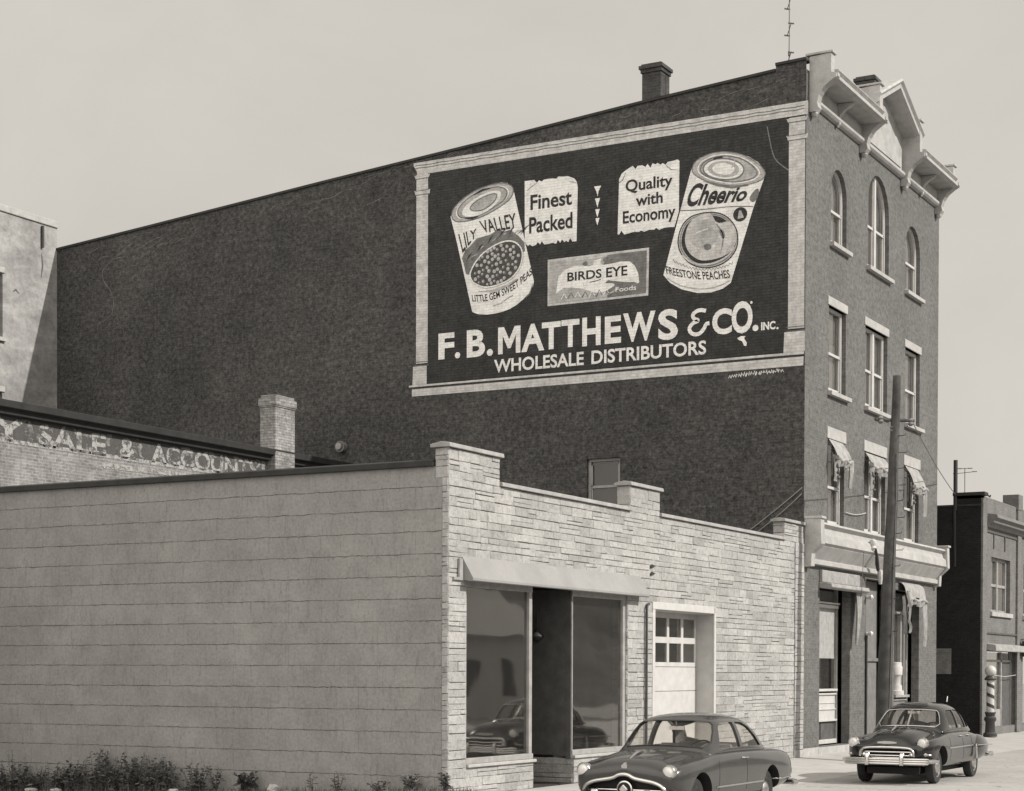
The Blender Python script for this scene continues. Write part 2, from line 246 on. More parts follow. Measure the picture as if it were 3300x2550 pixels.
# ------------------------------------------------------------------ mesh helpers
class MB:
    def __init__(s): s.v = []; s.f = []; s.m = []
    def add(s, vs, fs, m=0):
        b = len(s.v); s.v += [tuple(x) for x in vs]
        for f in fs: s.f.append([i + b for i in f]); s.m.append(m)
        return s
    def quad(s, a, b, c, d, m=0): return s.add([a, b, c, d], [(0, 1, 2, 3)], m)
    def box(s, x0, x1, y0, y1, z0, z1, m=0):
        return s.add([(x0, y0, z0), (x1, y0, z0), (x1, y1, z0), (x0, y1, z0), (x0, y0, z1), (x1, y0, z1), (x1, y1, z1), (x0, y1, z1)],
                     [(0, 3, 2, 1), (4, 5, 6, 7), (0, 1, 5, 4), (1, 2, 6, 5), (2, 3, 7, 6), (3, 0, 4, 7)], m)
    def prism(s, pts, fn, a0, a1, m=0):
        """pts: 2-D outline; fn(u, v, a) -> xyz"""
        n = len(pts); vs = [fn(u, v, a0) for u, v in pts] + [fn(u, v, a1) for u, v in pts]
        fs = [tuple(range(n))[::-1], tuple(range(n, 2 * n))] + [(i, (i + 1) % n, n + (i + 1) % n, n + i) for i in range(n)]
        return s.add(vs, fs, m)
    def tube(s, pts, r, n=8, m=0, cap=True):
        pts = [Vector(p) for p in pts]; k = len(pts); rs = r if isinstance(r, (list, tuple)) else [r] * k
        vs = []; up0 = None
        for i, p in enumerate(pts):
            t = (pts[min(i + 1, k - 1)] - pts[max(i - 1, 0)])
            if t.length < 1e-9: t = Vector((0, 0, 1))
            t.normalize()
            if up0 is None:
                up0 = Vector((0, 0, 1)) if abs(t.z) < .9 else Vector((1, 0, 0))
            a = t.cross(up0)
            if a.length < 1e-6: a = t.orthogonal()
            a.normalize(); b = a.cross(t); up0 = b
            for j in range(n):
                an = 2 * math.pi * j / n; vs.append(p + (a * math.cos(an) + b * math.sin(an)) * rs[i])
        fs = [(i * n + j, i * n + (j + 1) % n, (i + 1) * n + (j + 1) % n, (i + 1) * n + j) for i in range(k - 1) for j in range(n)]
        if cap: fs += [tuple(range(n))[::-1], tuple(range((k - 1) * n, k * n))]
        return s.add(vs, fs, m)
    def lathe(s, c, axis, prof, n=20, m=0):
        """prof: list of (radius, distance along axis)"""
        c = Vector(c); ax = Vector(axis).normalized(); a = ax.orthogonal().normalized(); b = ax.cross(a)
        vs = []
        for r, d in prof:
            for j in range(n):
                an = 2 * math.pi * j / n; vs.append(c + ax * d + (a * math.cos(an) + b * math.sin(an)) * max(r, 1e-4))
        k = len(prof)
        fs = [(i * n + j, i * n + (j + 1) % n, (i + 1) * n + (j + 1) % n, (i + 1) * n + j) for i in range(k - 1) for j in range(n)]
        fs += [tuple(range(n))[::-1], tuple(range((k - 1) * n, k * n))]
        return s.add(vs, fs, m)
    def build(s, name, mats, parent=None, smooth=None, bevel=0.0, recalc=True, local=False):
        me = bpy.data.meshes.new(name); me.from_pydata(s.v, [], s.f)
        mats = mats if isinstance(mats, (list, tuple)) else [mats]
        for m in mats: me.materials.append(MATS[m])
        for p, i in zip(me.polygons, s.m): p.material_index = i
        if recalc:
            bm = bmesh.new(); bm.from_mesh(me); bmesh.ops.recalc_face_normals(bm, faces=bm.faces); bm.to_mesh(me); bm.free()
        if smooth is not None:
            for p in me.polygons: p.use_smooth = True
            me.set_sharp_from_angle(angle=R(smooth))
        o = bpy.data.objects.new(name, me); scene.collection.objects.link(o)
        if bevel:
            b = o.modifiers.new('bevel', 'BEVEL'); b.width = bevel; b.segments = 2; b.limit_method = 'ANGLE'
        if parent:
            o.parent = parent
            if not local: o.matrix_parent_inverse = Matrix.Translation(-parent_loc(parent))
        return o
def parent_loc(p):
    return p.location if p.parent is None else Vector((0, 0, 0))
def thing(name, label, cat, loc=(0, 0, 0), group=None):
    o = bpy.data.objects.new(name, None); scene.collection.objects.link(o); o.location = loc; o.empty_display_size = .3
    return tag(o, label, cat, group)
def tag(o, label=None, cat=None, group=None, kind=None):
    if label: o['label'] = label
    if cat: o['category'] = cat
    if group: o['group'] = group
    if kind: o['kind'] = kind
    return o
def lab(o, s): o['label'] = s; return o
FR = lambda d=0.0: (lambda a, z, dd=0.0: (a, d - dd, z))            # front wall: outward is -Y
SD = lambda x=0.0: (lambda a, z, dd=0.0: (x - dd, a, z))            # side wall facing -X, a = Y

def holed(mb, outer, holes, fn, m=0, depth=0.25, m_rev=None, d_in=True):
    """flat wall face with holes, and the reveals of each hole going inwards"""
    loops = [[Vector((u, v, 0)) for u, v in outer]] + [[Vector((u, v, 0)) for u, v in h] for h in holes]
    tris = tessellate_polygon(loops); pts = [p for l in loops for p in l]
    mb.add([fn(p.x, p.y, 0) for p in pts], tris, m)
    for h in holes:
        n = len(h); vs = [fn(u, v, 0) for u, v in h] + [fn(u, v, -depth) for u, v in h]
        mb.add(vs, [(i, (i + 1) % n, n + (i + 1) % n, n + i) for i in range(n)], m if m_rev is None else m_rev)
def rect(a0, a1, z0, z1): return [(a0, z0), (a1, z0), (a1, z1), (a0, z1)]
def arch(a0, a1, z0, zs, z1, n=10):
    c = (a0 + a1) / 2; w = (a1 - a0) / 2
    return [(a0, z0), (a1, z0), (a1, zs)] + [(c + w * math.cos(math.pi * k / n), zs + (z1 - zs) * math.sin(math.pi * k / n)) for k in range(1, n)] + [(a0, zs)]

def ashlar(mb, a0, a1, z0, z1, holes, fn, seed, course=(.11, .21), length=(.24, .95), m=0, relief=.016, thick=.05):
    """rows of individually cut stones, chamfered, with open joints"""
    r = random.Random(seed); cuts = sorted({z0, z1} | {z for h in holes for z in (h[2], h[3]) if z0 < z < z1})
    rows = []
    for b, t in zip(cuts[:-1], cuts[1:]):
        z = b
        while z < t - 1e-6:
            h = r.uniform(*course)
            if t - (z + h) < course[0] * .8: h = t - z
            rows.append((z, min(z + h, t))); z += h
    J = .0045; K = .002
    def stone(p, q, zb, zt):
        if q - p < .03: return
        d = r.uniform(.3, 1.0) * relief; c = .008; w = lambda: r.uniform(-.008, .008)
        o = [(p + K, zb + J + w()), (q - K, zb + J + w()), (q - K, zt - J + w()), (p + K, zt - J + w())]
        i = [(o[0][0] + c * .7 + abs(w()), o[0][1] + c), (o[1][0] - c * .7 - abs(w()), o[1][1] + c), (o[2][0] - c * .7 - abs(w()), o[2][1] - c), (o[3][0] + c * .7 + abs(w()), o[3][1] - c)]
        vs = [fn(u, v, -thick) for u, v in o] + [fn(u, v, d * .45) for u, v in o] + [fn(u, v, d + r.uniform(-.004, .004)) for u, v in i]
        mb.add(vs, [(0, 1, 5, 4), (1, 2, 6, 5), (2, 3, 7, 6), (3, 0, 4, 7), (4, 5, 9, 8), (5, 6, 10, 9), (6, 7, 11, 10), (7, 4, 8, 11), (8, 9, 10, 11)], m)
    for zb, zt in rows:
        segs = [(a0, a1)]
        for h in holes:
            if h[2] < zt - 1e-4 and h[3] > zb + 1e-4:
                ns = []
                for p, q in segs:
                    if h[1] <= p or h[0] >= q: ns.append((p, q))
                    else:
                        if h[0] > p: ns.append((p, h[0]))
                        if h[1] < q: ns.append((h[1], q))
                segs = ns
        for p, q in segs:
            x = p
            while x < q - 1e-6:
                l = r.uniform(*length)
                if q - (x + l) < length[0] * .7: l = q - x
                if zt - zb > .15 and r.random() < .3:
                    zm = zb + (zt - zb) * r.uniform(.4, .6); stone(x, x + l, zb, zm)
                    if l > .5 and r.random() < .5:
                        k = x + l * r.uniform(.35, .65); stone(x, k, zm, zt); stone(k, x + l, zm, zt)
                    else: stone(x, x + l, zm, zt)
                else: stone(x, x + l, zb, zt)
                x += l

# text ---------------------------------------------------------------
_tc = {}
def glyphs(body, bold=0.0):
    key = (body, bold)
    if key in _tc: return _tc[key]
    cu = bpy.data.curves.new('t', 'FONT'); cu.body = body; cu.offset = bold; cu.resolution_u = 4; cu.fill_mode = 'FRONT'
    o = bpy.data.objects.new('t', cu); scene.collection.objects.link(o); bpy.context.view_layer.update()
    e = o.evaluated_get(bpy.context.evaluated_depsgraph_get()); me = e.to_mesh()
    vs = [(v.co.x, v.co.y) for v in me.vertices]; fs = [tuple(p.vertices) for p in me.polygons]; e.to_mesh_clear()
    bpy.data.objects.remove(o); bpy.data.curves.remove(cu)
    x0 = min(v[0] for v in vs); x1 = max(v[0] for v in vs); y0 = min(v[1] for v in vs); y1 = max(v[1] for v in vs)
    _tc[key] = ([((x - x0) / (x1 - x0), (y - y0) / (y1 - y0)) for x, y in vs], fs); return _tc[key]
def text(mb, body, fn, m=0, bold=.02, box=None, quad=None, warp=None, lift=.008):
    """letters fitted to a box (a0,a1,z0,z1), to four corners (bl,br,tr,tl) or by warp(s,t)"""
    vs, fs = glyphs(body, bold)
    if box: a0, a1, z0, z1 = box; w = lambda s, t: (a0 + (a1 - a0) * s, z0 + (z1 - z0) * t)
    elif quad:
        q = [Vector(p) for p in quad]; w = lambda s, t: tuple((q[0] * (1 - s) + q[1] * s) * (1 - t) + (q[3] * (1 - s) + q[2] * s) * t)
    else: w = warp
    mb.add([fn(*w(s, t), lift) for s, t in vs], fs, m)
def flat(mb, pts, fn, lift, m=0):
    loops = [[Vector((u, v, 0)) for u, v in pts]]
    mb.add([fn(u, v, lift) for u, v in pts], tessellate_polygon(loops), m)
def strip(mb, pts, fn, lift, w, m=0, closed=False):
    """a painted line of width w along pts"""
    P = [Vector(p) for p in pts]; n = len(P); vs = []
    for i, p in enumerate(P):
        a = P[(i - 1) % n] if closed or i else P[i]; b = P[(i + 1) % n] if closed or i < n - 1 else P[i]
        t = (b - a); t = t.normalized() if t.length > 1e-6 else Vector((1, 0)); nn = Vector((-t.y, t.x))
        ww = w if not isinstance(w, (list, tuple)) else w[i]
        vs += [p + nn * ww / 2, p - nn * ww / 2]
    k = n if closed else n - 1
    mb.add([fn(v.x, v.y, lift) for v in vs], [(2 * i, 2 * i + 1, (2 * i + 3) % (2 * n), (2 * i + 2) % (2 * n)) for i in range(k)], m)
def smoothed(pts, it=2, closed=True):
    P = [Vector(p) for p in pts]
    for _ in range(it):
        Q = []; n = len(P)
        for i in range(n if closed else n - 1):
            a, b = P[i], P[(i + 1) % n]; Q += [a * .75 + b * .25, a * .25 + b * .75]
        if not closed: Q = [P[0]] + Q + [P[-1]]
        P = Q
    return [tuple(p) for p in P]
def shrink(pts, k):
    c = Vector((sum(p[0] for p in pts) / len(pts), sum(p[1] for p in pts) / len(pts)))
    return [tuple(c + (Vector(p) - c) * k) for p in pts]

# ================================================================== SETTING
def sheet(name, x0, x1, y0, y1, z, mat, nx=1, ny=1):
    mb = MB()
    for i in range(nx):
        for j in range(ny):
            xa, xb = x0 + (x1 - x0) * i / nx, x0 + (x1 - x0) * (i + 1) / nx; ya, yb = y0 + (y1 - y0) * j / ny, y0 + (y1 - y0) * (j + 1) / ny
            mb.quad((xa, ya, z), (xb, ya, z), (xb, yb, z), (xa, yb, z))
    return tag(mb.build(name, mat), kind='structure')
sheet('ground', -400, 400, -400, 400, -.20, 'dirt')
sheet('road', -120, 200, -22, -3.0, -.14, 'street')
mb = MB(); x = -18.2
while x < 60:                                                        # old slabs that run down to the road with hardly any kerb left
    w = 1.52
    for y0, y1 in ((-1.49, .0), (-3.05, -1.502)):
        z0, z1 = .044 * y0 - .004, .044 * y1 - .001; d = rng.uniform(-.003, .003)
        mb.add([(x, y0, z0 + d), (x + w - .012, y0, z0), (x + w - .012, y1, z1 + d), (x, y1, z1), (x, y0, -.3), (x + w - .012, y0, -.3), (x + w - .012, y1, -.3), (x, y1, -.3)], [(0, 1, 2, 3), (0, 4, 5, 1), (1, 5, 6, 2), (2, 6, 7, 3), (3, 7, 4, 0)])
    x += w
tag(mb.build('pavement', 'concrete', bevel=.006), kind='structure')
# the slope across the street: seen only in the shop windows
mb = MB(); n = 40; hv = []
for i in range(n + 1):
    xx = -90 + 260 * i / n
    for j in range(6):
        yy = -40 - 9 * j; hh = [-.3, 2.0, 5.5, 9.0, 12.0, 9.0][j] * (1 + .25 * math.sin(i * .9 + j) + .15 * math.sin(i * 2.3))
        hv.append((xx, yy + 2 * math.sin(i * 1.7), hh if j else -.3))
mb.add(hv, [(i * 6 + j, i * 6 + j + 1, (i + 1) * 6 + j + 1, (i + 1) * 6 + j) for i in range(n) for j in range(5)])
tag(mb.build('hill', 'hill_green', smooth=60), kind='structure')

# ================================================================== THREE-STOREY BRICK STORE
W, D = 12.75, 26.0
store = thing('brick_store', 'tall three storey brick store with a painted advertisement on its dark side wall', 'building', (6.4, 13, 0))
def win_loops():
    L = []
    for a0, a1, zs, z1 in ((2.02, 3.36, 15.35, 16.05), (5.26, 7.32, 15.72, 16.75), (9.04, 10.6, 15.3, 16.05)): L.append(arch(a0, a1, 13.98, zs, z1))
    for a0, a1 in ((1.9, 3.36), (5.12, 7.24), (9.08, 10.66)): L.append(rect(a0, a1, 9.92, 12.22))
    for a0, a1 in ((1.88, 3.28), (5.12, 7.1), (9.06, 10.62)): L.append(rect(a0, a1, 6.27, 8.6))
    return L
WL = win_loops()
holesF = WL + [rect(1.28, 3.88, .22, 4.56), rect(5.35, 7.55, .02, 4.95), rect(8.1, 10.76, .22, 4.75)]
mb = MB()
holed(mb, rect(0, W, -.2, 18.05), holesF, FR(0), 0, .24)
side = [(0, -.2), (D + .1, -.2), (D + .1, 16.165), (22.4, 16.45), (15.15, 17.04), (9.6, 17.46), (4.7, 17.86), (.85, 18.12), (.85, 18.27), (0, 18.30)]
holed(mb, side, [rect(5.35, 6.38, 6.5, 8.18)], SD(0), 1, .22)
mb.add([(W, a, z) for a, z in side], [tuple(range(len(side)))], 1); mb.quad((0, D, -.2), (W, D, -.2), (W, D, 16.17), (0, D, 16.17), 1)
# brick relief: corbel band and old wall-crack repairs
for pts in ([(22.83, 16.03), (23.34, 15.72), (23.98, 15.4), (24.11, 15.21), (24.02, 14.94), (23.68, 14.58), (23.55, 14.17), (23.64, 13.79), (24.2, 13.57), (24.28, 13.38)],):
    q = smoothed(pts, 2, False); q = [(a + rng.uniform(-.03, .03), z + rng.uniform(-.03, .03)) for a, z in q]
    strip(mb, q, SD(0), .004, [.028 * rng.uniform(.3, 1.4) for _ in q], 3)
for k in range(44):                                                  # whitish efflorescence under the roof edge
    a = rng.uniform(.5, 24); zt = 18.1 - .0745 * a; z = zt - abs(rng.gauss(.25, .28)) - .12; z = max(z, 17.30) if a < 12.6 else z
    q = [(a, z)]
    for _ in range(rng.randint(2, 5)): q.append((q[-1][0] + rng.uniform(.08, .35), q[-1][1] - .02 + rng.uniform(-.1, .06)))
    strip(mb, q, SD(0), .004, [rng.uniform(.004, .022) for _ in q], 3)
lab(mb.build('wall', ['front_brick', 'dark_brick', 'paint_mid', 'wall_scar'], store, recalc=False), 'grey brick front and dark painted brick side wall')
mb = MB(); cop = side[2:]
for (a, z), (b, y) in zip(cop[:-1], cop[1:]):
    if abs(a - b) < 1e-3: continue
    mb.prism([(a, z - .02), (b, y - .02), (b, y + .05), (a, z + .05)], lambda u, v, w: (w, u, v), -.05, .32)
mb.build('roof_coping', 'tar', store)
mb = MB(); mb.add([(.2, .3, 17.9), (W - .1, .3, 17.9), (W - .1, D, 15.9), (.2, D, 15.9)], [(0, 1, 2, 3)]); mb.build('roof', 'roofing', store)
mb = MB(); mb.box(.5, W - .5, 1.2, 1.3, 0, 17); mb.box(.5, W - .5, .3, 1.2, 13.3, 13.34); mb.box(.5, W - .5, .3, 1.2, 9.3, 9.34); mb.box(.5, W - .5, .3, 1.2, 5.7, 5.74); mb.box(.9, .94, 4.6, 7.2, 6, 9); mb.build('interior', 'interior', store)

# windows -------------------------------------------------------------
def frame_loop(mb, loop, w, fn, d0, d1, m=0):
    inner = shrink_to(loop, w)
    n = len(loop); vs = [fn(u, v, d0) for u, v in loop] + [fn(u, v, d0) for u, v in inner] + [fn(u, v, d1) for u, v in inner] + [fn(u, v, d1) for u, v in loop]
    mb.add(vs, [(i, (i + 1) % n, n + (i + 1) % n, n + i) for i in range(n)] + [(n + i, n + (i + 1) % n, 2 * n + (i + 1) % n, 2 * n + i) for i in range(n)], m)
    return inner
def shrink_to(loop, w):
    P = [Vector(p) for p in loop]; n = len(P); out = []
    for i in range(n):
        a, b, c = P[i - 1], P[i], P[(i + 1) % n]; t1 = (b - a).normalized(); t2 = (c - b).normalized()
        n1 = Vector((-t1.y, t1.x)); n2 = Vector((-t2.y, t2.x)); k = n1 + n2; k = k / max(.3, k.dot(n1)) if k.length > 1e-6 else n1
        out.append(tuple(b + k * w))
    return out
def sash_window(parent, loop, kind, zmeet, lintel, seed, fn=FR(0), mat='trim_white'):
    r = random.Random(seed); a0 = min(p[0] for p in loop); a1 = max(p[0] for p in loop); z0 = min(p[1] for p in loop); z1 = max(p[1] for p in loop)
    mb = MB(); inner = frame_loop(mb, loop, .075, fn, -.12, -.24)
    cols = [(a0, a1)]
    bx = lambda p, q, zb, zt, d0, d1, m=0: mb.prism([(p, zb), (q, zb), (q, zt), (p, zt)], lambda u, v, w: fn(u, v, w), d0, d1, m)
    if kind == 'pair':
        c = (a0 + a1) / 2; bx(c - .075, c + .075, z0, z1 - (.02 if lintel else .0), -.10, -.24); cols = [(a0, c), (c, a1)]
    wdw = mb.build('window', mat, parent)
    for p, q in cols:
        s = MB(); zt = z1 if lintel else z1 - .1
        b2 = lambda p, q, zb, zt, d0, d1: s.prism([(p, zb), (q, zb), (q, zt), (p, zt)], lambda u, v, w: fn(u, v, w), d0, d1)
        b2(p + .05, q - .05, zmeet - .035, zmeet + .035, -.135, -.21)
        for e in (p + .07, q - .12): b2(e, e + .05, z0 + .07, zmeet, -.165, -.205); 
        for e in (p + .07, q - .12): b2(e, e + .05, zmeet, zt - .07, -.135, -.175)
        b2(p + .06, q - .06, z0 + .06, z0 + .14, -.165, -.205)
        s.build('sash', mat, wdw)
    gl = MB(); flat(gl, shrink(loop, .985), fn, -.19); gl.build('pane', 'glass', wdw)
    cu = MB(); n = 14
    for p, q in cols:
        if kind == 'bare': continue
        for (sx0, sx1) in ((p + .05, p + .05 + (q - p) * r.uniform(.28, .42)), (q - .05 - (q - p) * r.uniform(.28, .42), q - .05)):
            vs = []
            for i in range(n + 1):
                a = sx0 + (sx1 - sx0) * i / n; dd = -.30 + .035 * math.sin(i * 1.9 + r.random()); vs += [fn(a, z0 + .05, dd), fn(a, z1 - .12, dd)]
            cu.add(vs, [(2 * i, 2 * i + 2, 2 * i + 3, 2 * i + 1) for i in range(n)])
        zb = zmeet + (z1 - zmeet) * r.uniform(-.2, .35)
        cu.add([fn(p + .06, zb, -.27), fn(q - .06, zb, -.27), fn(q - .06, z1 - .1, -.27), fn(p + .06, z1 - .1, -.27)], [(0, 1, 2, 3)], 1)
    if cu.v: cu.build('curtain', ['curtain', 'curtain_grey'], wdw)
    sl = MB(); sl.prism([(.0, z0 - .15), (.13, z0 - .15), (.13, z0 - .035), (-.20, z0 + .01), (-.20, z0 - .15)], lambda u, v, w: fn(w, v, u), a0 - .07, a1 + .2); sl.build('sill', 'limestone', wdw, bevel=.012)
    if lintel:
        li = MB(); li.prism([(a0 - .1, z1), (a1 + .1, z1), (a1 + .1, lintel), (a0 - .1, lintel)], lambda u, v, w: fn(u, v, w), .03, -.16); li.build('lintel', 'limestone', wdw, bevel=.012)
    return wdw
for k, lp in enumerate(WL):
    fl = k // 3; kind = 'pair' if k % 3 == 1 else 'single'
    zm = (14.9, 10.98, 7.32)[fl] if kind == 'single' else (15.2, 11.0, 7.34)[fl]
    sash_window(store, lp, kind, zm, None if fl == 0 else (12.46 if fl == 1 else 8.92), 40 + k)
sw = sash_window(store, rect(5.35, 6.38, 6.5, 8.18), 'bare', 7.4, None, 77, SD(0), 'trim_grey'); sw.name = 'side_window'

# roof cornice --------------------------------------------------------
YZ = lambda u, v, w: (w, u, v)
def console(mb, x0, x1, top, k=1.0):
    prof = [(.0, top), (-.60, top + .03), (-.60, 17.95), (-.74, 17.90), (-.74, 17.80), (-.62, 17.74), (-.42, 17.60), (-.27, 17.40), (-.22, 17.22), (-.25, 17.08), (-.17, 16.97), (0, 16.98)]
    mb.prism([(u * k, v) for u, v in prof], YZ, x0, x1)
mb = MB()
for xa, xb in ((.50, 4.45), (8.72, 12.25)):                          # crown, soffit, frieze and bed moulding of each half
    mb.prism([(0, 18.16), (-.70, 18.08), (-.75, 18.02), (-.66, 17.93), (-.74, 17.88), (-.74, 17.79), (-.60, 17.74), (0, 17.76)], YZ, xa, xb)
    mb.box(xa, xb, -.07, .0, 17.36, 17.76)
    mb.prism([(0, 17.36), (-.16, 17.36), (-.16, 17.28), (-.1, 17.22), (0, 17.2)], YZ, xa, xb)
    w = (xb - xa) / 2
    for q in (0, 1): mb.box(xa + q * w + .18, xa + (q + 1) * w - .12, -.095, -.07, 17.42, 17.68)
mb.box(4.7, 8.45, -.07, 0, 17.36, 18.3); mb.prism([(0, 17.36), (-.16, 17.36), (-.16, 17.28), (-.1, 17.22), (0, 17.2)], YZ, 4.7, 8.45)
mb.box(4.95, 8.2, -.10, -.07, 17.46, 17.70)
cor = mb.build('roof_cornice', 'cornice_paint', store, bevel=.01)
for x0, x1, top in ((.22, .50, 18.42), (4.45, 4.72, 18.80), (8.45, 8.72, 18.84), (12.22, 12.48, 18.42)):
    mb = MB(); console(mb, x0, x1, top); mb.box(x0 - .03, x1 + .03, -.65, .1, top + .03, top + .09); mb.box(x0 + .05, x1 - .05, -.765, -.74, 17.82, 17.92); mb.lathe(((x0 + x1) / 2, -.10, 16.98), (0, 0, -1), [(.09, 0), (.1, .04), (.06, .1), (.01, .13)], 12)
    mb.build('console_bracket', 'cornice_paint', cor, bevel=.012)
for xc in (2.35, 10.45):
    mb = MB(); mb.prism([(-.07, 17.74), (-.52, 17.74), (-.52, 17.68), (-.3, 17.56), (-.16, 17.42), (-.14, 17.2), (-.07, 17.12)], YZ, xc - .07, xc + .07); mb.build('small_bracket', 'cornice_paint', cor, bevel=.01)
mb = MB(); L, Cx, Rr = (4.42, 18.62), (6.5, 19.58), (8.78, 18.58)   # gable
for (ax, az), (bx_, bz) in ((L, Cx), (Cx, Rr)):
    sec = [(.05, .0), (-.62, .0), (-.66, -.07), (-.58, -.16), (-.58, -.28), (-.46, -.33), (.05, -.33)]
    vs = [(ax, u, az + v) for u, v in sec] + [(bx_, u, bz + v) for u, v in sec]; n = len(sec)
    mb.add(vs, [tuple(range(n))[::-1], tuple(range(n, 2 * n))] + [(i, (i + 1) % n, n + (i + 1) % n, n + i) for i in range(n)])
mb.prism([(4.5, 18.28), (8.6, 18.28), (8.6, 18.4), (6.5, 19.30), (4.5, 18.4)], lambda u, v, w: (u, w, v), -.05, .12)
mb.box(6.1, 6.9, -.085, -.05, 18.45, 18.85)
mb.build('gable', 'cornice_paint', cor, bevel=.01)
for nm, (x0, x1, y0, y1, z0, z1), lb in (('chimney', (.01, .6, 4.17, 4.74, 17.4, 18.66), 'dark square chimney above the painted sign'), ('chimney', (5.87, 6.6, .03, .56, 17.6, 19.36), 'low dark chimney behind the gable')):
    mb = MB(); mb.box(x0, x1, y0, y1, z0, z1); mb.box(x0 - .035, x1 + .035, y0 - .035, y1 + .035, z1, z1 + .1); mb.box(x0 - .075, x1 + .075, y0 - .075, y1 + .075, z1 + .1, z1 + .2); mb.box(x0 - .02, x1 + .02, y0 - .02, y1 + .02, z1 + .2, z1 + .25)
    lab(mb.build(nm, 'dark_chimney_brick', store, bevel=.015), lb)

# painted sign on the side wall (p = -Y runs left to right) -------------
SP = lambda p, z, lift=0.0: (-lift, -p, z)
base = MB(); flat(base, [(-11.75, 10.6), (-.3, 10.6), (-.3, 17.0), (-11.75, 17.0)], SP, .004)
sign = lab(base.build('painted_sign', 'paint_dark', store), 'wholesale grocer advertisement painted on the dark side wall')
mb = MB(); A = lambda pts, m=0, l=.010: flat(mb, pts, SP, l, m)
A([(-12.1, 17.18), (.05, 17.21), (.05, 16.86), (-11.98, 16.82), (-11.98, 16.9), (-12.1, 17.1)])          # painted entablature
for z0, z1, m in ((17.08, 17.10, 1), (17.0, 17.025, 1)): strip(mb, [(-12.05 + .1 * k, (z0 + z1) / 2 + .015 * math.sin(k * .9) * rng.random()) for k in range(121)], SP, .014, .022, m)
for p0, p1, mir in ((-12.02, -11.58, 0), (-.49, .0, 1)):
    A([(p0 + .02, 16.82), (p1 - .02, 16.82), (p1 - .02, 11.28), (p0 + .02, 11.28)])
    A([(p0 - .05, 16.80), (p1 + .05, 16.80), (p1, 16.70), (p0, 16.70)], 0, .013); A([(p0 - .05, 16.36), (p1 + .06, 16.36), (p1 + .03, 16.22), (p0, 16.22)], 0, .013)
    for z in (16.70, 16.35, 16.23, 11.33, 11.22): strip(mb, [(p0 - .02, z), (p1 + .02, z)], SP, .016, .022, 1)
    A([(p0 - .08, 11.2), (p1 - (.0 if mir else .05), 11.2), (p1 - (.0 if mir else .05), 10.66), (p0 - .1, 10.66)], 0, .013)
A([(-12.24, 10.655), (-.02, 10.655), (-.02, 10.59), (-12.24, 10.60)], 0, .016); strip(mb, [(-12.2, 10.565), (-.02, 10.555)], SP, .012, .05, 2)
A([(-12.14, 10.54), (-.03, 10.535), (-.04, 10.29), (-12.14, 10.33)])
mb.build('sign_border', ['paint_pale', 'paint_mid', 'paint_black'], sign)
mb = MB(); T = lambda s, b, bold=.03, m=0: text(mb, s, SP, m, bold, box=b, lift=.010)
for ch, b in (('F', (-11.23, -10.69, 11.34, 12.1)), ('B', (-10.27, -9.66, 11.32, 12.11)), ('|', 'initials'), ('A', (-8.47, -7.73, 11.33, 12.11)), ('T', (-7.81, -7.21, 11.34, 12.11)), ('T', (-7.19, -6.62, 11.35, 12.12)), ('H', (-6.53, -5.96, 11.33, 12.13)), ('E', (-5.83, -5.33, 11.34, 12.1)), ('W', (-5.27, -4.29, 11.33, 12.13)), ('S', (-4.21, -3.62, 11.29, 12.13)), ('|', 'family_name'), ('C', (-2.62, -2.05, 11.3, 12.0)), ('O', (-2.06, -1.46, 11.28, 12.14)), ('INC', (-1.22, -.82, 11.31, 11.53))): 
    if ch == '|': mb.build(b, ['paint_white', 'paint_mid'], sign); mb = MB(); continue
    T(ch, b, .035)
for p, z, r_ in ((-10.58, 11.42, .09), (-9.5, 11.41, .1), (-1.38, 11.39, .085), (-.76, 11.33, .03), (-1.5, 12.08, .035)):
    flat(mb, [(p + r_ * math.cos(k * math.pi / 8), z + r_ * math.sin(k * math.pi / 8)) for k in range(16)], SP, .011)
mb.build('company_lettering', ['paint_white', 'paint_mid'], sign); mb = MB()
T('WHOLESALE', (-9.36, -6.48, 10.81, 11.19), .022); mb.build('trade_lettering', ['paint_white', 'paint_mid'], sign); mb = MB(); T('DISTRIBUTORS', (-6.24, -2.79, 10.81, 11.19), .022)
mb.build('trade_lettering', ['paint_white', 'paint_mid'], sign); mb = MB()
flat(mb, [(-1.9, 11.16), (-1.83, 11.1), (-1.76, 11.08), (-1.7, 10.95), (-1.64, 10.93), (-1.62, 11.02), (-1.7, 11.14), (-1.66, 11.2), (-1.78, 11.21)], SP, .011)
mb.build('bare_patch', ['paint_white', 'paint_mid'], sign); mb = MB()
strip(mb, smoothed([(-1.08, 16.69), (-1.0, 16.3), (-.94, 16.01), (-.83, 15.74), (-.47, 15.45)], 2, False), SP, .011, .03, 1); mb.build('crack', ['paint_white', 'paint_mid'], sign); mb = MB()
strip(mb, smoothed([(-2.80, 11.98), (-3.0, 12.03), (-3.2, 11.93), (-3.16, 11.79), (-2.98, 11.74), (-3.2, 11.68), (-3.31, 11.53), (-3.2, 11.38), (-3.0, 11.36), (-2.85, 11.5), (-2.80, 11.63), (-2.70, 11.64)], 2, False), SP, .012, .105)
mb.build('ampersand', ['paint_white'], sign); mb = MB()
flat(mb, [(-9.23, 11.33), (-9.08, 11.33), (-9.08, 11.85), (-8.91, 11.48), (-8.82, 11.48), (-8.65, 11.85), (-8.65, 11.33), (-8.5, 11.33), (-8.5, 12.1), (-8.69, 12.1), (-8.865, 11.73), (-9.04, 12.1), (-9.23, 12.1)], SP, .010)
mb.build('capital_letter', ['paint_white'], sign); mb = MB()
r5 = random.Random(8)
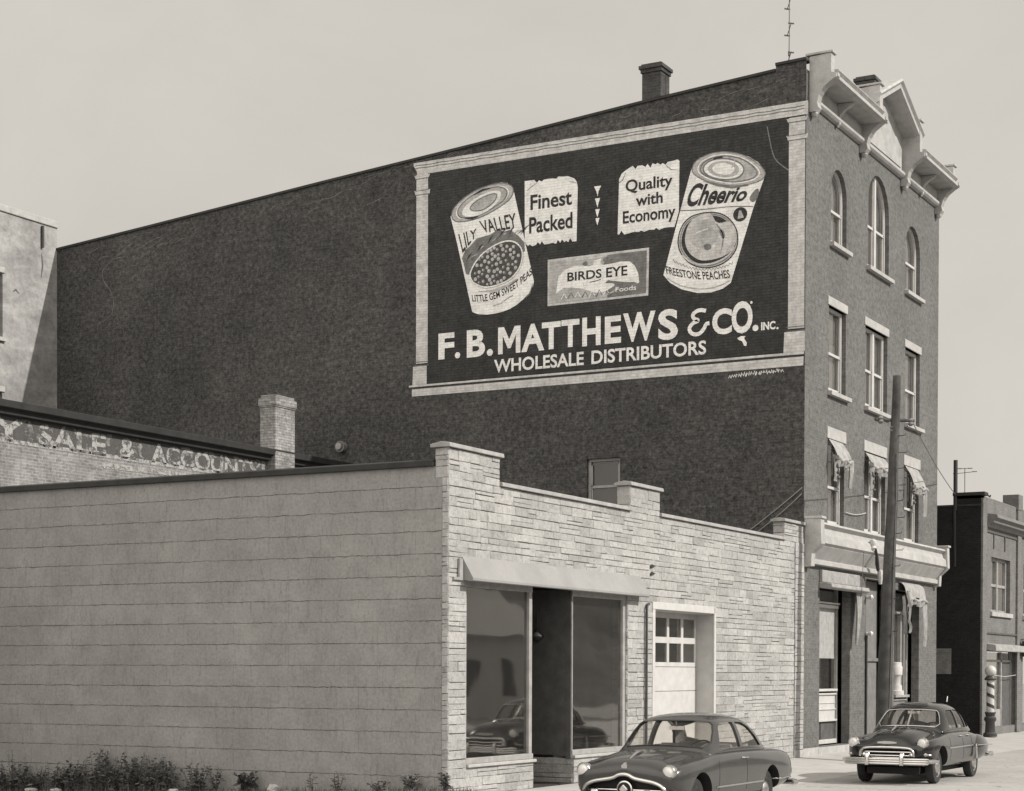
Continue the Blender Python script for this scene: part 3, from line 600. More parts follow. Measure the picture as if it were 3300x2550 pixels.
for k in range(22):                                                  # the painter's signature, too worn to read
    p = -2.14 + 1.55 * k / 22; z = 10.10 + .05 * k / 22; strip(mb, [(p, z + r5.uniform(0, .05)), (p + r5.uniform(.01, .04), z + r5.uniform(.08, .14)), (p + r5.uniform(.04, .08), z + r5.uniform(0, .08))], SP, .008, [.02, .03, .015], 0)
mb.build('signature', ['paint_white', 'paint_mid'], sign)
def card(pts, lines, tears, lbl):
    mb = MB(); flat(mb, pts, SP, .009, 0)
    for s, b in lines: text(mb, s, SP, 1, .022, box=b, lift=.014)
    for t in tears: strip(mb, t, SP, .014, [.012] + [.02] * (len(t) - 2) + [.006], 2)
    lab(mb.build('painted_card', ['paint_white', 'paint_black', 'paint_mid'], sign), lbl)
def torn(p0, p1, z, up, n, r):
    q = []
    for k in range(n + 1):
        t = k / n; q.append((p0 + (p1 - p0) * t, z + r.uniform(0, .05) * up))
        if k < n and r.random() < .6: q.append((p0 + (p1 - p0) * (t + .4 / n), z - .08 * up * r.random()))
    return q
r2 = random.Random(3)
card([(-8.37, 14.42)] + torn(-8.26, -6.72, 14.34, -1, 12, r2) + [(-6.69, 15.8), (-6.72, 15.95), (-6.8, 16.06), (-6.95, 16.12)] + torn(-7.0, -8.38, 16.13, 1, 9, r2),
     [('Finest', (-8.19, -6.87, 15.33, 15.76)), ('Packed', (-8.23, -6.85, 14.67, 15.13))], [[(-8.3, 15.9), (-8.15, 16.0), (-7.98, 16.08)], [(-6.95, 15.98), (-6.84, 15.96), (-6.72, 15.93)], [(-8.2, 16.02), (-8.2, 16.11)]], 'white torn-edged card reading Finest Packed')
card([(-5.45, 14.34)] + torn(-5.4, -3.74, 14.36, -1, 11, r2) + [(-3.61, 14.75), (-3.6, 16.12)] + torn(-3.65, -5.0, 16.12, 1, 9, r2) + [(-5.2, 16.08), (-5.33, 16.0), (-5.41, 15.85)],
     [('Quality', (-5.21, -3.8, 15.37, 15.80)), ('with', (-4.9, -4.09, 15.04, 15.36)), ('Economy', (-5.29, -3.71, 14.5, 14.95))], [[(-5.42, 15.75), (-5.3, 15.82), (-5.2, 16.02)], [(-4.0, 16.05), (-3.85, 15.92), (-3.62, 15.87)]], 'white torn-edged card reading Quality with Economy')
mb = MB()
for zt, zb, w in ((15.75, 15.46, .11), (15.41, 15.15, .08), (15.11, 14.88, .07), (14.86, 14.66, .06)):
    flat(mb, [(-6.07 - w, zt), (-6.07 + w, zt), (-6.07 + .03, (zt + zb) / 2), (-6.07, zb), (-6.07 - .04, (zt + zb) / 2)], SP, .009)
mb.build('tapering_marks', 'paint_white', sign)
# can of peas
def ell(c, rx, ry, rot, n=36, k=1.0):
    return [(c[0] + k * (rx * math.cos(t) * math.cos(rot) - ry * math.sin(t) * math.sin(rot)), c[1] + k * (rx * math.cos(t) * math.sin(rot) + ry * math.sin(t) * math.cos(rot))) for t in (2 * math.pi * i / n for i in range(n))]
mb = MB()
can1 = [(-10.83, 15.46), (-10.62, 14.72), (-10.36, 13.70), (-10.09, 12.63), (-9.91, 12.55), (-9.62, 12.51), (-9.36, 12.51), (-9.1, 12.54), (-8.85, 12.6), (-8.64, 12.69), (-8.42, 12.83), (-8.24, 12.98), (-8.1, 13.18), (-8.07, 13.31), (-8.74, 15.97), (-8.78, 16.08), (-8.94, 16.2), (-9.14, 16.25), (-9.52, 16.22), (-9.99, 16.13), (-10.43, 15.93), (-10.72, 15.71)]
flat(mb, can1, SP, .009, 0)
lid1 = smoothed([(-10.81, 15.51), (-10.72, 15.32), (-10.43, 15.26), (-9.98, 15.29), (-9.52, 15.41), (-9.05, 15.61), (-8.82, 15.75), (-8.72, 15.97), (-8.82, 16.13), (-9.11, 16.24), (-9.52, 16.22), (-9.99, 16.13), (-10.43, 15.93), (-10.72, 15.71)])
flat(mb, lid1, SP, .013, 1); strip(mb, lid1, SP, .016, .03, 2, True)
flat(mb, shrink(lid1, .86), SP, .017, 0); flat(mb, shrink(lid1, .78), SP, .020, 1); strip(mb, shrink(lid1, .80), SP, .022, .035, 2, True)
flat(mb, smoothed([(-10.45, 15.55), (-10.4, 15.41), (-9.98, 15.36), (-9.52, 15.49), (-9.14, 15.77), (-9.14, 16.0), (-9.4, 16.04), (-9.84, 15.96), (-10.28, 15.76)]), SP, .024, 0)
r2_ = smoothed([(-10.21, 15.63), (-10.07, 15.53), (-9.75, 15.51), (-9.4, 15.67), (-9.26, 15.86), (-9.3, 15.95), (-9.52, 15.95), (-9.93, 15.84)]); flat(mb, r2_, SP, .027, 1); strip(mb, r2_, SP, .030, .03, 2, True)
strip(mb, [(-10.05, 16.0), (-9.75, 16.1), (-9.5, 16.12)], SP, .03, [.03, .06, .03], 3); strip(mb, [(-10.35, 15.36), (-10.1, 15.33), (-9.9, 15.36)], SP, .03, [.02, .06, .02], 3)
leafp = [(-10.33, 14.44), (-10.19, 14.52), (-9.95, 14.73), (-9.48, 14.8), (-9.22, 14.93), (-9.05, 14.82), (-8.85, 14.86), (-8.59, 14.67), (-8.39, 14.45), (-8.36, 14.2), (-8.44, 13.9), (-8.53, 13.71), (-8.81, 13.44), (-9.25, 13.31), (-9.68, 13.28), (-10.01, 13.43), (-10.17, 13.6), (-10.3, 13.75), (-10.36, 13.98), (-10.47, 14.22)]
flat(mb, [p for p in leafp[:10]] + [(-8.6, 14.1), (-9.3, 14.2), (-9.9, 13.9), (-10.17, 13.70), (-10.3, 13.75), (-10.36, 13.98), (-10.44, 14.22)], SP, .013, 4)
for k in range(16):
    t = k / 15; a = Vector((-10.3 + 1.8 * t, 14.1 + .62 * math.sin(t * 1.9))); b = a + Vector((.2 + .1 * math.sin(k), .14 + .1 * math.cos(k * 2.1)))
    strip(mb, [a, (a + b) / 2 + Vector((0, .03)), b], SP, .016, [.01, .045, .01], (3, 1, 2)[k % 3])
pea = smoothed([(-10.17, 13.76), (-9.98, 14.07), (-9.69, 14.32), (-9.28, 14.5), (-8.93, 14.56), (-8.64, 14.48), (-8.44, 14.25), (-8.44, 13.98), (-8.53, 13.71), (-8.81, 13.44), (-9.25, 13.31), (-9.68, 13.28), (-10.01, 13.43), (-10.15, 13.6)])
flat(mb, pea, SP, .020, 6); strip(mb, pea, SP, .024, .04, 0, True)
pc = Vector((-9.3, 13.9)); r3 = random.Random(5); placed = []
for _ in range(1500):
    q = ell(pc, .83, .50, .38, 1, 1)[0]; t = r3.uniform(0, 2 * math.pi); rr = math.sqrt(r3.random()) * .93
    e = Vector(ell(pc, .84 * rr, .55 * rr, .36, 40)[int(t / 6.2832 * 40) % 40])
    if all((e - p).length > .115 for p in placed):
        placed.append(e); rad = .05 + .012 * r3.random()
        flat(mb, [(e.x + rad * math.cos(j * .785), e.y + rad * math.sin(j * .785)) for j in range(8)], SP, .026, r3.choice((1, 1, 4)) )
        flat(mb, [(e.x - .012 + rad * .5 * math.cos(j * 1.05), e.y + .012 + rad * .5 * math.sin(j * 1.05)) for j in range(6)], SP, .029, 5)
text(mb, 'LILY', SP, 3, .012, quad=[(-10.42, 14.36), (-9.97, 14.80), (-9.96, 15.02), (-10.57, 14.92)], lift=.014)
text(mb, 'VALLEY', SP, 3, .012, quad=[(-9.72, 14.86), (-8.63, 14.88), (-8.68, 15.32), (-9.88, 15.22)], lift=.014)
def arcw(a, b, sag, h, sl=0.0):
    a, b = Vector(a), Vector(b)
    def f(s, t):
        p = a * (1 - s) + b * s; return (p.x + t * h * sl, p.y - sag * 4 * s * (1 - s) + t * h)
    return f
text(mb, 'LITTLE GEM SWEET PEAS', SP, 3, .012, warp=arcw((-10.08, 12.93), (-8.12, 13.52), .24, .2, -.15), lift=.014)
strip(mb, [(-9.4, 12.74), (-9.15, 12.78), (-8.95, 12.9), (-8.75, 12.98)], SP, .014, .03, 1); strip(mb, [(-9.9, 13.2), (-9.4, 13.16), (-8.9, 13.28), (-8.6, 13.44)], SP, .014, [.01, .09, .09, .02], 1)
strip(mb, [(-8.1, 13.25), (-8.2, 12.98), (-8.34, 12.86)], SP, .015, [.01, .05, .01], 2)
lab(mb.build('painted_can', ['paint_white', 'paint_lid', 'paint_mid', 'paint_black', 'paint_mid', 'paint_pale', 'paint_shadow'], sign), 'painted can of peas')
# can of peaches
mb = MB()
can2 = [(-3.23, 15.88), (-3.27, 15.78), (-3.57, 14.76), (-4.06, 13.07), (-3.86, 12.84), (-3.52, 12.63), (-3.04, 12.48), (-2.65, 12.46), (-2.32, 12.53), (-2.09, 12.66), (-1.46, 14.58), (-1.11, 15.45), (-1.14, 15.55), (-1.33, 15.78), (-1.6, 15.97), (-1.93, 16.1), (-2.29, 16.19), (-2.67, 16.2), (-3.0, 16.13), (-3.17, 16.02)]
flat(mb, can2, SP, .009, 0)
lid2 = smoothed([(-3.24, 15.83), (-3.17, 15.69), (-2.89, 15.5), (-2.5, 15.35), (-2.06, 15.24), (-1.73, 15.22), (-1.36, 15.25), (-1.17, 15.33), (-1.11, 15.45), (-1.17, 15.58), (-1.36, 15.78), (-1.66, 15.99), (-2.01, 16.13), (-2.34, 16.2), (-2.67, 16.2), (-3.0, 16.12), (-3.17, 16.01)])
flat(mb, lid2, SP, .013, 1); strip(mb, lid2, SP, .016, .025, 2, True); strip(mb, shrink(lid2, .84), SP, .016, .03, 0, True); strip(mb, shrink(lid2, .77), SP, .017, .03, 2, True)
rg = smoothed([(-2.92, 15.79), (-2.78, 15.61), (-2.45, 15.47), (-2.12, 15.41), (-1.82, 15.46), (-1.71, 15.63), (-1.79, 15.79), (-2.01, 15.93), (-2.34, 16.02), (-2.64, 16.02), (-2.84, 15.93)])
flat(mb, rg, SP, .019, 0); strip(mb, rg, SP, .022, .035, 2, True); flat(mb, shrink(rg, .78), SP, .021, 1); flat(mb, shrink(rg, .55), SP, .024, 0); strip(mb, [(-2.6, 16.03), (-2.45, 16.05), (-2.34, 16.05)], SP, .026, .05, 3)
strip(mb, [(-2.9, 15.48), (-2.5, 15.32), (-2.06, 15.2), (-1.6, 15.2)], SP, .017, [.01, .05, .05, .02], 2); strip(mb, [(-2.08, 15.72), (-2.0, 15.85), (-1.98, 15.95)], SP, .026, .03, 5)
strip(mb, smoothed([(-3.56, 14.77), (-3.11, 14.72), (-2.55, 14.71), (-2.0, 14.7), (-1.46, 14.62)], 2, False), SP, .014, .025, 2)
text(mb, 'Cheerio', SP, 3, .03, quad=[(-3.45, 14.84), (-1.72, 14.80), (-1.52, 15.16), (-3.2, 15.48)], lift=.014)
flat(mb, smoothed([(-1.6, 14.86), (-1.38, 15.1), (-1.29, 15.06), (-1.32, 14.82), (-1.49, 14.72)]), SP, .014, 4)
flat(mb, ell((-1.83, 14.46), .2, .19, 0), SP, .014, 3); flat(mb, [(-1.86, 14.56), (-1.8, 14.56), (-1.72, 14.36), (-1.9, 14.34)], SP, .018, 1)
bw_ = smoothed([(-3.65, 13.96), (-3.53, 14.36), (-3.28, 14.57), (-2.94, 14.63), (-2.55, 14.61), (-2.22, 14.47), (-1.97, 14.18), (-1.88, 13.87), (-1.92, 13.54), (-2.16, 13.26), (-2.54, 13.13), (-2.93, 13.14), (-3.3, 13.3), (-3.58, 13.64)])
flat(mb, bw_, SP, .014, 1); strip(mb, bw_, SP, .017, .03, 3, True); strip(mb, shrink(bw_, .93), SP, .017, .02, 2, True)
flat(mb, shrink(bw_, .88), SP, .019, 3)
pch = smoothed([(-3.43, 14.05), (-3.33, 14.37), (-3.11, 14.55), (-2.77, 14.6), (-2.64, 14.57), (-2.5, 14.27), (-2.11, 14.33), (-1.95, 14.1), (-1.91, 13.87), (-1.97, 13.62), (-2.19, 13.42), (-2.55, 13.33), (-2.96, 13.33), (-3.27, 13.54), (-3.41, 13.8)])
flat(mb, pch, SP, .022, 5); flat(mb, ell((-2.85, 14.05), .42, .38, .2), SP, .025, 1); strip(mb, smoothed([(-2.5, 14.27), (-2.3, 14.0), (-2.32, 13.7), (-2.4, 13.45)], 2, False), SP, .026, [.05] + [.03] * 10 + [.01] * 20, 2)
flat(mb, smoothed([(-2.45, 14.12), (-2.3, 14.1), (-2.24, 13.9), (-2.33, 13.84)]), SP, .026, 2); strip(mb, [(-3.1, 14.1), (-2.75, 14.18)], SP, .028, .025, 0); flat(mb, smoothed([(-2.9, 13.75), (-2.7, 13.8), (-2.62, 13.65), (-2.8, 13.58)]), SP, .027, 2)
strip(mb, smoothed([(-3.5, 13.55), (-3.2, 13.28), (-2.7, 13.2), (-2.2, 13.34), (-1.98, 13.6)], 2, False), SP, .023, .05, 5)
hv_ = arcw((-3.78, 13.40), (-2.02, 13.14), .22, .1, -.2); strip(mb, [hv_(k / 60, .5 + .5 * math.sin(k * 1.9) * (.4 + .6 * abs(math.sin(k * .7)))) for k in range(61)], SP, .014, .016, 2)
text(mb, 'FREESTONE PEACHES', SP, 3, .014, warp=arcw((-3.96, 13.10), (-2.10, 12.80), .10, .22, -.2), lift=.014)
strip(mb, smoothed([(-3.95, 12.98), (-3.6, 12.74), (-3.04, 12.58), (-2.5, 12.58), (-2.12, 12.72)], 2, False), SP, .014, .03, 1)
lab(mb.build('painted_can', ['paint_white', 'paint_lid', 'paint_mid', 'paint_black', 'paint_mid', 'paint_pale'], sign), 'painted can of peach halves')
# frozen-food packet
mb = MB(); flat(mb, [(-7.63, 12.56), (-4.51, 12.56), (-4.49, 13.87), (-7.63, 13.87)], SP, .009, 0)
flat(mb, [(-7.57, 12.62), (-5.6, 12.62), (-5.5, 12.72), (-4.58, 12.64), (-4.56, 13.8), (-5.6, 13.82), (-6.1, 13.74), (-7.57, 13.80)], SP, .012, 1)
flat(mb, [(-5.75, 12.62), (-4.58, 12.64), (-4.56, 13.8), (-5.75, 13.80), (-5.95, 13.4)], SP, .014, 2)
bird = [(-7.36, 12.88), (-7.32, 13.12), (-7.28, 13.36), (-7.09, 13.52), (-6.81, 13.6), (-6.52, 13.59), (-6.33, 13.54), (-6.2, 13.57), (-6.17, 13.69), (-5.94, 13.73), (-5.97, 13.6), (-5.89, 13.54), (-5.62, 13.55), (-5.35, 13.58), (-5.07, 13.55), (-4.92, 13.42), (-4.81, 13.19), (-4.78, 12.94), (-4.84, 12.92), (-4.91, 12.97), (-5.23, 13.0), (-5.54, 13.06), (-5.73, 13.1), (-5.84, 13.03), (-5.57, 13.0), (-5.52, 12.94), (-5.69, 12.85), (-5.93, 12.77), (-6.11, 12.79), (-6.33, 12.87), (-6.52, 12.94), (-6.81, 13.0), (-7.13, 13.02)]
flat(mb, bird, SP, .018, 3)
text(mb, 'BIRDS', SP, 4, .02, box=(-7.0, -5.93, 13.19, 13.44), lift=.022); text(mb, 'EYE', SP, 4, .02, box=(-5.79, -5.14, 13.18, 13.45), lift=.022); text(mb, 'Foods', SP, 3, .012, box=(-5.5, -4.87, 12.75, 12.88), lift=.022)
for p in ((-6.45, 13.63), (-5.82, 13.68), (-5.68, 13.7), (-5.6, 13.62)): flat(mb, smoothed([(p[0] - .1, p[1] + .02), (p[0] + .05, p[1] + .09), (p[0] + .1, p[1] - .03), (p[0] - .03, p[1] - .07)]), SP, .017, 5)
for k in range(7): strip(mb, [(-7.2 + k * .22, 12.7 + .03 * math.sin(k)), (-7.1 + k * .22, 12.86), (-7.02 + k * .22, 12.72)], SP, .020, .03, (3, 5)[k % 2])
strip(mb, [(-6.3, 13.1), (-6.1, 13.12), (-5.95, 13.15)], SP, .022, .02, 4); strip(mb, [(-5.9, 12.66), (-5.6, 12.76), (-5.4, 12.86)], SP, .02, .05, 1)
lab(mb.build('painted_packet', ['paint_pale', 'paint_lid', 'paint_mid', 'paint_white', 'paint_black', 'paint_mid'], sign), 'painted grey packet with a white bird shape')

# storefront of the brick store ----------------------------------------
mb = MB()
mb.prism([(0, 6.24), (-.38, 6.20), (-.42, 6.14), (-.30, 6.06), (-.34, 5.92), (-.42, 5.86), (-.45, 5.64), (-.38, 5.60), (-.36, 5.56), (-.10, 5.24), (-.16, 5.22), (-.16, 5.10), (0, 5.08)], YZ, .30, 12.30)
mb.box(.30, 12.30, -.43, -.415, 5.70, 5.80)
sc_ = mb.build('storefront_cornice', 'cornice_paint', store, bevel=.012)
for x0, x1 in ((.0, .30), (12.30, 12.56)):
    mb = MB(); mb.prism([(.0, 6.30), (-.46, 6.26), (-.48, 5.60), (-.40, 5.52), (-.22, 5.36), (-.2, 5.02), (0, 5.0)], YZ, x0 + .02, x1); mb.box(x0, x1 + .05, -.5, .0, 6.262, 6.33)
    mb.build('end_block', 'cornice_paint', sc_, bevel=.015)
mb = MB()                                                            # turned ornament in the middle, with the loose strip hanging off it
mb.lathe((4.50, -.46, 5.98), (0, 0, -1), [(.03, -.04), (.09, .0), (.11, .08), (.07, .16), (.09, .22), (.02, .28)], 14)
mb.build('corbel_ornament', 'trim_white', sc_, smooth=40)
mb = MB(); mb.tube([(4.62, -.50, 5.74), (4.85, -.46, 5.56), (5.08, -.40, 5.36), (5.30, -.36, 5.18)], [.03, .045, .06, .05], 8); mb.build('loose_strap', 'iron', sc_, smooth=40)
mb = MB(); mb.tube([(5.38, -.38, 5.18), (5.44, -.38, 4.98), (5.47, -.38, 4.78)], [.07, .075, .05], 8)
mb.build('hanging_scrap', 'trim_white', sc_, smooth=40)
mb = MB()                                                            # sign panel and roller box over the left bay, stained
mb.box(1.22, 4.45, -.10, -.0, 4.66, 4.99); mb.prism([(-.0, 4.66), (-.36, 4.62), (-.38, 4.52), (-.30, 4.47), (0, 4.5)], YZ, 1.2, 4.5)
lab(mb.build('awning_box', 'canvas', store, bevel=.02), 'white rolled awning box over the left shop window')
def drape(mb, top, bot, w0, w1, y, seed, m=0, n=10, folds=3.2, amp=.06):
    """gathered hanging cloth: top/bot = (x, z)"""
    r = random.Random(seed); rows = 12; vs = []
    for i in range(rows + 1):
        t = i / rows; cx = top[0] * (1 - t) + bot[0] * t + .03 * math.sin(t * 5 + seed); cz = top[1] * (1 - t) + bot[1] * t; w = w0 * (1 - t) + w1 * t
        for j in range(n + 1):
            u = j / n; vs.append((cx - w / 2 + w * u, y - amp * (.6 + .4 * math.sin(u * folds * 6.283 + seed + t * 1.5)) - .03 * math.sin(t * 3.1), cz + .02 * math.sin(u * 9 + seed)))
    mb.add(vs, [(i * (n + 1) + j, i * (n + 1) + j + 1, (i + 1) * (n + 1) + j + 1, (i + 1) * (n + 1) + j) for i in range(rows) for j in range(n)], m)
def awning(label, x0, x1, zt, proj, drop, swagL, swagR, seed, sag=.12):
    r = random.Random(seed); t = MB(); n = 12; m_ = 8
    vs = []
    for j in range(m_ + 1):
        v = j / m_
        for i in range(n + 1):
            u = i / n; vs.append((x0 + (x1 - x0) * u + .02 * math.sin(v * 5), -.03 - proj * v - .05 * math.sin(v * 3.14) , zt - drop * v + .05 * math.sin(u * 7 + seed) * v - sag * math.sin(v * 3.14) * (.4 + .6 * abs(math.sin(u * 4.2 + seed)))))
    t.add(vs, [(j * (n + 1) + i, j * (n + 1) + i + 1, (j + 1) * (n + 1) + i + 1, (j + 1) * (n + 1) + i) for j in range(m_) for i in range(n)])
    pts = [(x0 - .04 + (x1 - x0 + .08) * i / 10, -.03 - proj, zt - drop - .03 + .035 * math.sin(i * 1.3 + seed)) for i in range(11)]
    t.tube(pts, [.055 + .008 * math.sin(i * 2.2 + seed) for i in range(11)], 10)
    a = lab(t.build('awning', 'canvas', store, smooth=60), label)
    v = MB(); vs = []                                                # valance gathered under the front roll
    for i in range(25):
        u = i / 24; xx = x0 - .02 + (x1 - x0 + .04) * u; zz = zt - drop - .05 - (.10 + .10 * abs(math.sin(u * 4.5 + seed))); vs += [(xx, -.05 - proj, zt - drop - .02), (xx, -.02 - proj + .06 * math.sin(u * 30 + seed), (zz + zt - drop) / 2), (xx, .02 - proj + .05 * math.sin(u * 26 + seed), zz)]
    v.add(vs, [(3 * i + k, 3 * i + 3 + k, 3 * i + 4 + k, 3 * i + 1 + k) for i in range(24) for k in (0, 1)]); v.build('valance', 'canvas', a, smooth=70)
    s = MB()
    if swagR: drape(s, (x1 + .02, zt - drop + .05), (x1 + .0, zt - drop - swagR), .48, .24, -.06 - proj * .55, seed, 0)
    s.build('hanging_cloth', ['canvas', 'canvas_dark'], a, smooth=70)
    s = MB()
    if swagL:
        drape(s, (x0 + .14, zt - drop + .1), (x0 + .12, zt - drop - swagL), .30, .24, -.05 - proj * .4, seed + 3, 0)
        for k in range(3): s.tube([(x0 + .05 + .1 * k, -.12 - proj * .4, zt - drop - swagL * (.3 + .25 * k)), (x0 + .22, -.14 - proj * .4, zt - drop - swagL * (.3 + .25 * k) - .06)], [.06, .04], 8, 1)
        s.build('hanging_cloth', ['canvas', 'canvas_dark'], a, smooth=70)
awning('half-raised white canvas awning over the left first-floor window', 1.86, 3.08, 8.58, .26, .52, .62, .75, 1, .06)
awning('half-raised white canvas awning over the middle paired window', 5.10, 6.9, 8.56, .20, .36, .85, .80, 2, .08)
awning('half-raised white canvas awning over the right first-floor window', 9.04, 10.4, 8.58, .30, .62, .60, .85, 3, .06)
awning('bulging rolled white awning over the right shop window', 8.5, 10.6, 5.0, .24, .50, .0, 1.45, 4, -.12)
mb = MB(); drape(mb, (8.26, 4.55), (8.44, 3.40), .50, .30, -.22, 9, 1); lab(mb.build('hanging_cloth', ['canvas', 'canvas_dark'], store, smooth=70), 'ragged black cloth hanging beside the right shop window')
mb = MB(); drape(mb, (8.44, 4.7), (8.52, 3.8), .26, .14, -.30, 5, 0); drape(mb, (8.52, 3.85), (8.60, 3.45), .14, .24, -.30, 5, 0); lab(mb.build('hanging_cloth', ['canvas', 'canvas_dark'], store, smooth=70), 'white strip of cloth over the ragged black one')
mb = MB(); drape(mb, (4.12, 4.56), (3.98, 3.0), .62, .20, -.12, 7, 0, 14, 2.6, .08); lab(mb.build('hanging_cloth', 'canvas', store, smooth=70), 'pale gathered awning cloth hanging right of the left shop window')

def bay(x0, x1, z0, z1, nm, lbl, y=.40):
    F2 = FR(y); mb = MB()
    mb.prism([(x0, z0), (x1, z0), (x1, z1), (x0, z1)], lambda u, v, w: (u, w, v), y + .10, y + .14, 1)
    for a, b in ((x0, x0 + .09), (x1 - .09, x1)): mb.box(a, b, y - .05, y + .06, z0, z1)
    return lab(mb.build(nm, ['trim_grey', 'interior'], store, bevel=.008), lbl)
# left bay: panelled base, boarded apron, glass, paper blind, transom
lb = bay(1.28, 3.88, .22, 4.56, 'shop_window', 'left shop window with a paper blind over boarded panels')
mb = MB(); x0, x1, y = 1.37, 3.79, .40
for z, h, d in ((.24, .12, .06), (.86, .06, .07), (1.18, .04, .03), (1.36, .035, .02), (1.60, .05, .05), (1.70, .07, .08), (4.02, .09, .10), (4.13, .05, .14)):
    mb = MB(); mb.box(x0, x1, y - d, y + .06, z, z + h); mb.build('rail', 'trim_white', lb, bevel=.008)
mb = MB(); mb.box(x0, x1, y, y + .05, .92, 1.60); mb.build('apron_board', 'trim_white', lb)
mb = MB()
for k in range(2): mb.box(x0 + .04 + k * 1.2, x0 + 1.16 + k * 1.2, y + .01, y + .05, .36, .86)
mb.build('base_panel', 'wood_grey', lb, bevel=.01)
mb = MB(); mb.box(x0, x1, y + .03, y + .035, 1.77, 4.02); mb.build('pane', 'shop_glass', lb)
mb = MB(); vs = []
for i in range(13):
    for j in range(9): vs.append((x0 + .03 + (x1 - x0 - .06) * i / 12, y + .012 + .004 * math.sin(i * 2.1 + j * 1.4), 2.62 + (4.02 - 2.62) * j / 8))
mb.add(vs, [(i * 9 + j, (i + 1) * 9 + j, (i + 1) * 9 + j + 1, i * 9 + j + 1) for i in range(12) for j in range(8)]); mb.build('paper_blind', 'curtain', lb)
mb = MB(); mb.box(x0, x1, y + .04, y + .06, 4.18, 4.50); mb.build('transom', 'wood_mid', lb)
# middle: recessed doorway
mb = MB(); mb.box(5.36, 7.54, .36, .42, .02, 4.94); dr = lab(mb.build('doorway', 'wood_mid', store), 'recessed grey boarded doorway behind the utility pole')
mb = MB()
for xx in (5.5, 6.5): mb.box(xx, xx + .86, .32, .36, .15, 2.5)
mb.box(5.4, 7.5, .30, .36, 2.56, 2.66); mb.build('door', 'wood_mid', dr, bevel=.01)
mb = MB(); mb.tube([(5.28, -.04, .05), (5.28, -.04, 3.3)], .035, 8); mb.build('conduit', 'iron', store, smooth=50)
for z in (3.35, 4.4):
    mb = MB(); mb.lathe((5.28, -.03, z), (0, -1, 0), [(.05, 0), (.05, .05), (.03, .07), (.07, .1), (.075, .16), (.03, .2)], 12); mb.tube([(5.28, -.12, z), (5.5, -.12, z + .03)], .025, 6); mb.build('insulator', 'porcelain', store, smooth=40)
# right bay
rb = bay(8.1, 10.76, .22, 4.75, 'shop_window', 'right shop window with a drawn grey blind and folded door leaf')
mb = MB(); x0, x1 = 8.19, 10.67
for z, h, d in ((.24, .14, .06), (1.36, .06, .05), (1.46, .08, .14), (4.05, .10, .10)):
    mb = MB(); mb.box(x0, x1, y - d, y + .06, z, z + h); mb.build('rail', 'trim_grey', rb, bevel=.008)
for a, w in ((9.86, .10), (10.22, .06), (10.45, .08)):
    mb = MB(); mb.box(a, a + w, y - .08, y + .06, 1.54, 4.05); mb.build('mullion', 'trim_grey', rb, bevel=.008)
mb = MB(); mb.box(x0, x1, y + .0, y + .05, .38, 1.36); mb.build('apron_board', 'wood_mid', rb)
mb = MB(); mb.box(x0, x1, y + .03, y + .035, 1.54, 4.05); mb.build('pane', 'shop_glass', rb)
mb = MB(); mb.box(x0, 9.86, y + .05, y + .055, 1.54, 4.05); mb.build('blind', 'curtain_grey', rb)
mb = MB(); mb.box(x0, x1, y + .04, y + .06, 4.16, 4.70); mb.build('transom', 'wood_mid', rb)
mb = MB(); mb.box(1.2, 12.75, -.03, .0, -.2, .2); mb.box(0, 1.28, -.02, 0, -.2, .21); lab(mb.build('plinth', 'limestone', store, bevel=.01), 'low stone plinth')
# things in and on the brick store
t = thing('display_stand', 'white stacked display piece standing on the right shop window sill', 'display', (8.95, .20, 1.55))
mb = MB(); mb.lathe((8.95, .20, 1.55), (0, 0, 1), [(.26, 0), (.26, .12), (.2, .14), (.19, .30)], 16); mb.build('base', 'trim_white', t, smooth=40)
mb = MB(); mb.lathe((8.93, .20, 1.55), (0, 0, 1), [(.15, .30), (.15, .52), (.2, .60)], 16); mb.build('neck', 'trim_white', t, smooth=40)
mb = MB(); mb.lathe((8.93, .20, 1.55), (0, 0, 1), [(.15, .60), (.21, .61), (.215, .86), (.19, .90), (.19, .98), (.17, 1.0), (.05, 1.0)], 16); mb.build('drum', 'trim_white', t, smooth=40)
t = thing('wall_vent', 'round hooded vent on the dark side wall above the low roof', 'vent', (0, 14.58, 8.98))
mb = MB(); mb.lathe((0, 14.58, 8.98), (-1, 0, 0), [(.15, 0), (.15, .1), (.17, .12), (.17, .2), (.11, .2), (.1, .1)], 16); mb.build('pipe', 'curtain_grey', t, smooth=40)
mb = MB(); mb.lathe((-.22, 14.58, 8.98), (-1, 0, 0), [(.10, 0), (.10, .05), (.03, .06)], 14); mb.build('cap', 'trim_grey', t, smooth=40)
def antenna(label, x, y, z0, z1, arms, grp=None):
    t = thing('tv_antenna', label, 'antenna', (x, y, z0))
    mb = MB(); mb.tube([(x, y, z0), (x + .01, y, (z0 + z1) / 2), (x, y, z1)], .014, 6); mb.lathe((x, y, z0 + (z1 - z0) * .34), (0, 0, 1), [(.03, 0), (.03, .12)], 8); mb.build('mast', 'wire', t)
    for z, (dx, dy), l, tilt in arms:
        mb = MB(); a = Vector((x - dx * l, y - dy * l, z - tilt)); b = Vector((x + dx * l, y + dy * l, z + tilt)); mb.tube([a, b], .011, 6)
        for e in (a, b):
            mb.tube([e - Vector((.07, -.05, 0)), e + Vector((.07, -.05, .01))], .022, 6)
        mb.build('arm', 'wire', t)
    return t
antenna('thin tv antenna mast on the brick store roof near its front corner', 1.0, .85, 17.6, 21.2, [(18.75, (.9, .43), .55, 0.03), (19.52, (.9, .43), .55, .03), (20.24, (.9, .43), .55, .03)])

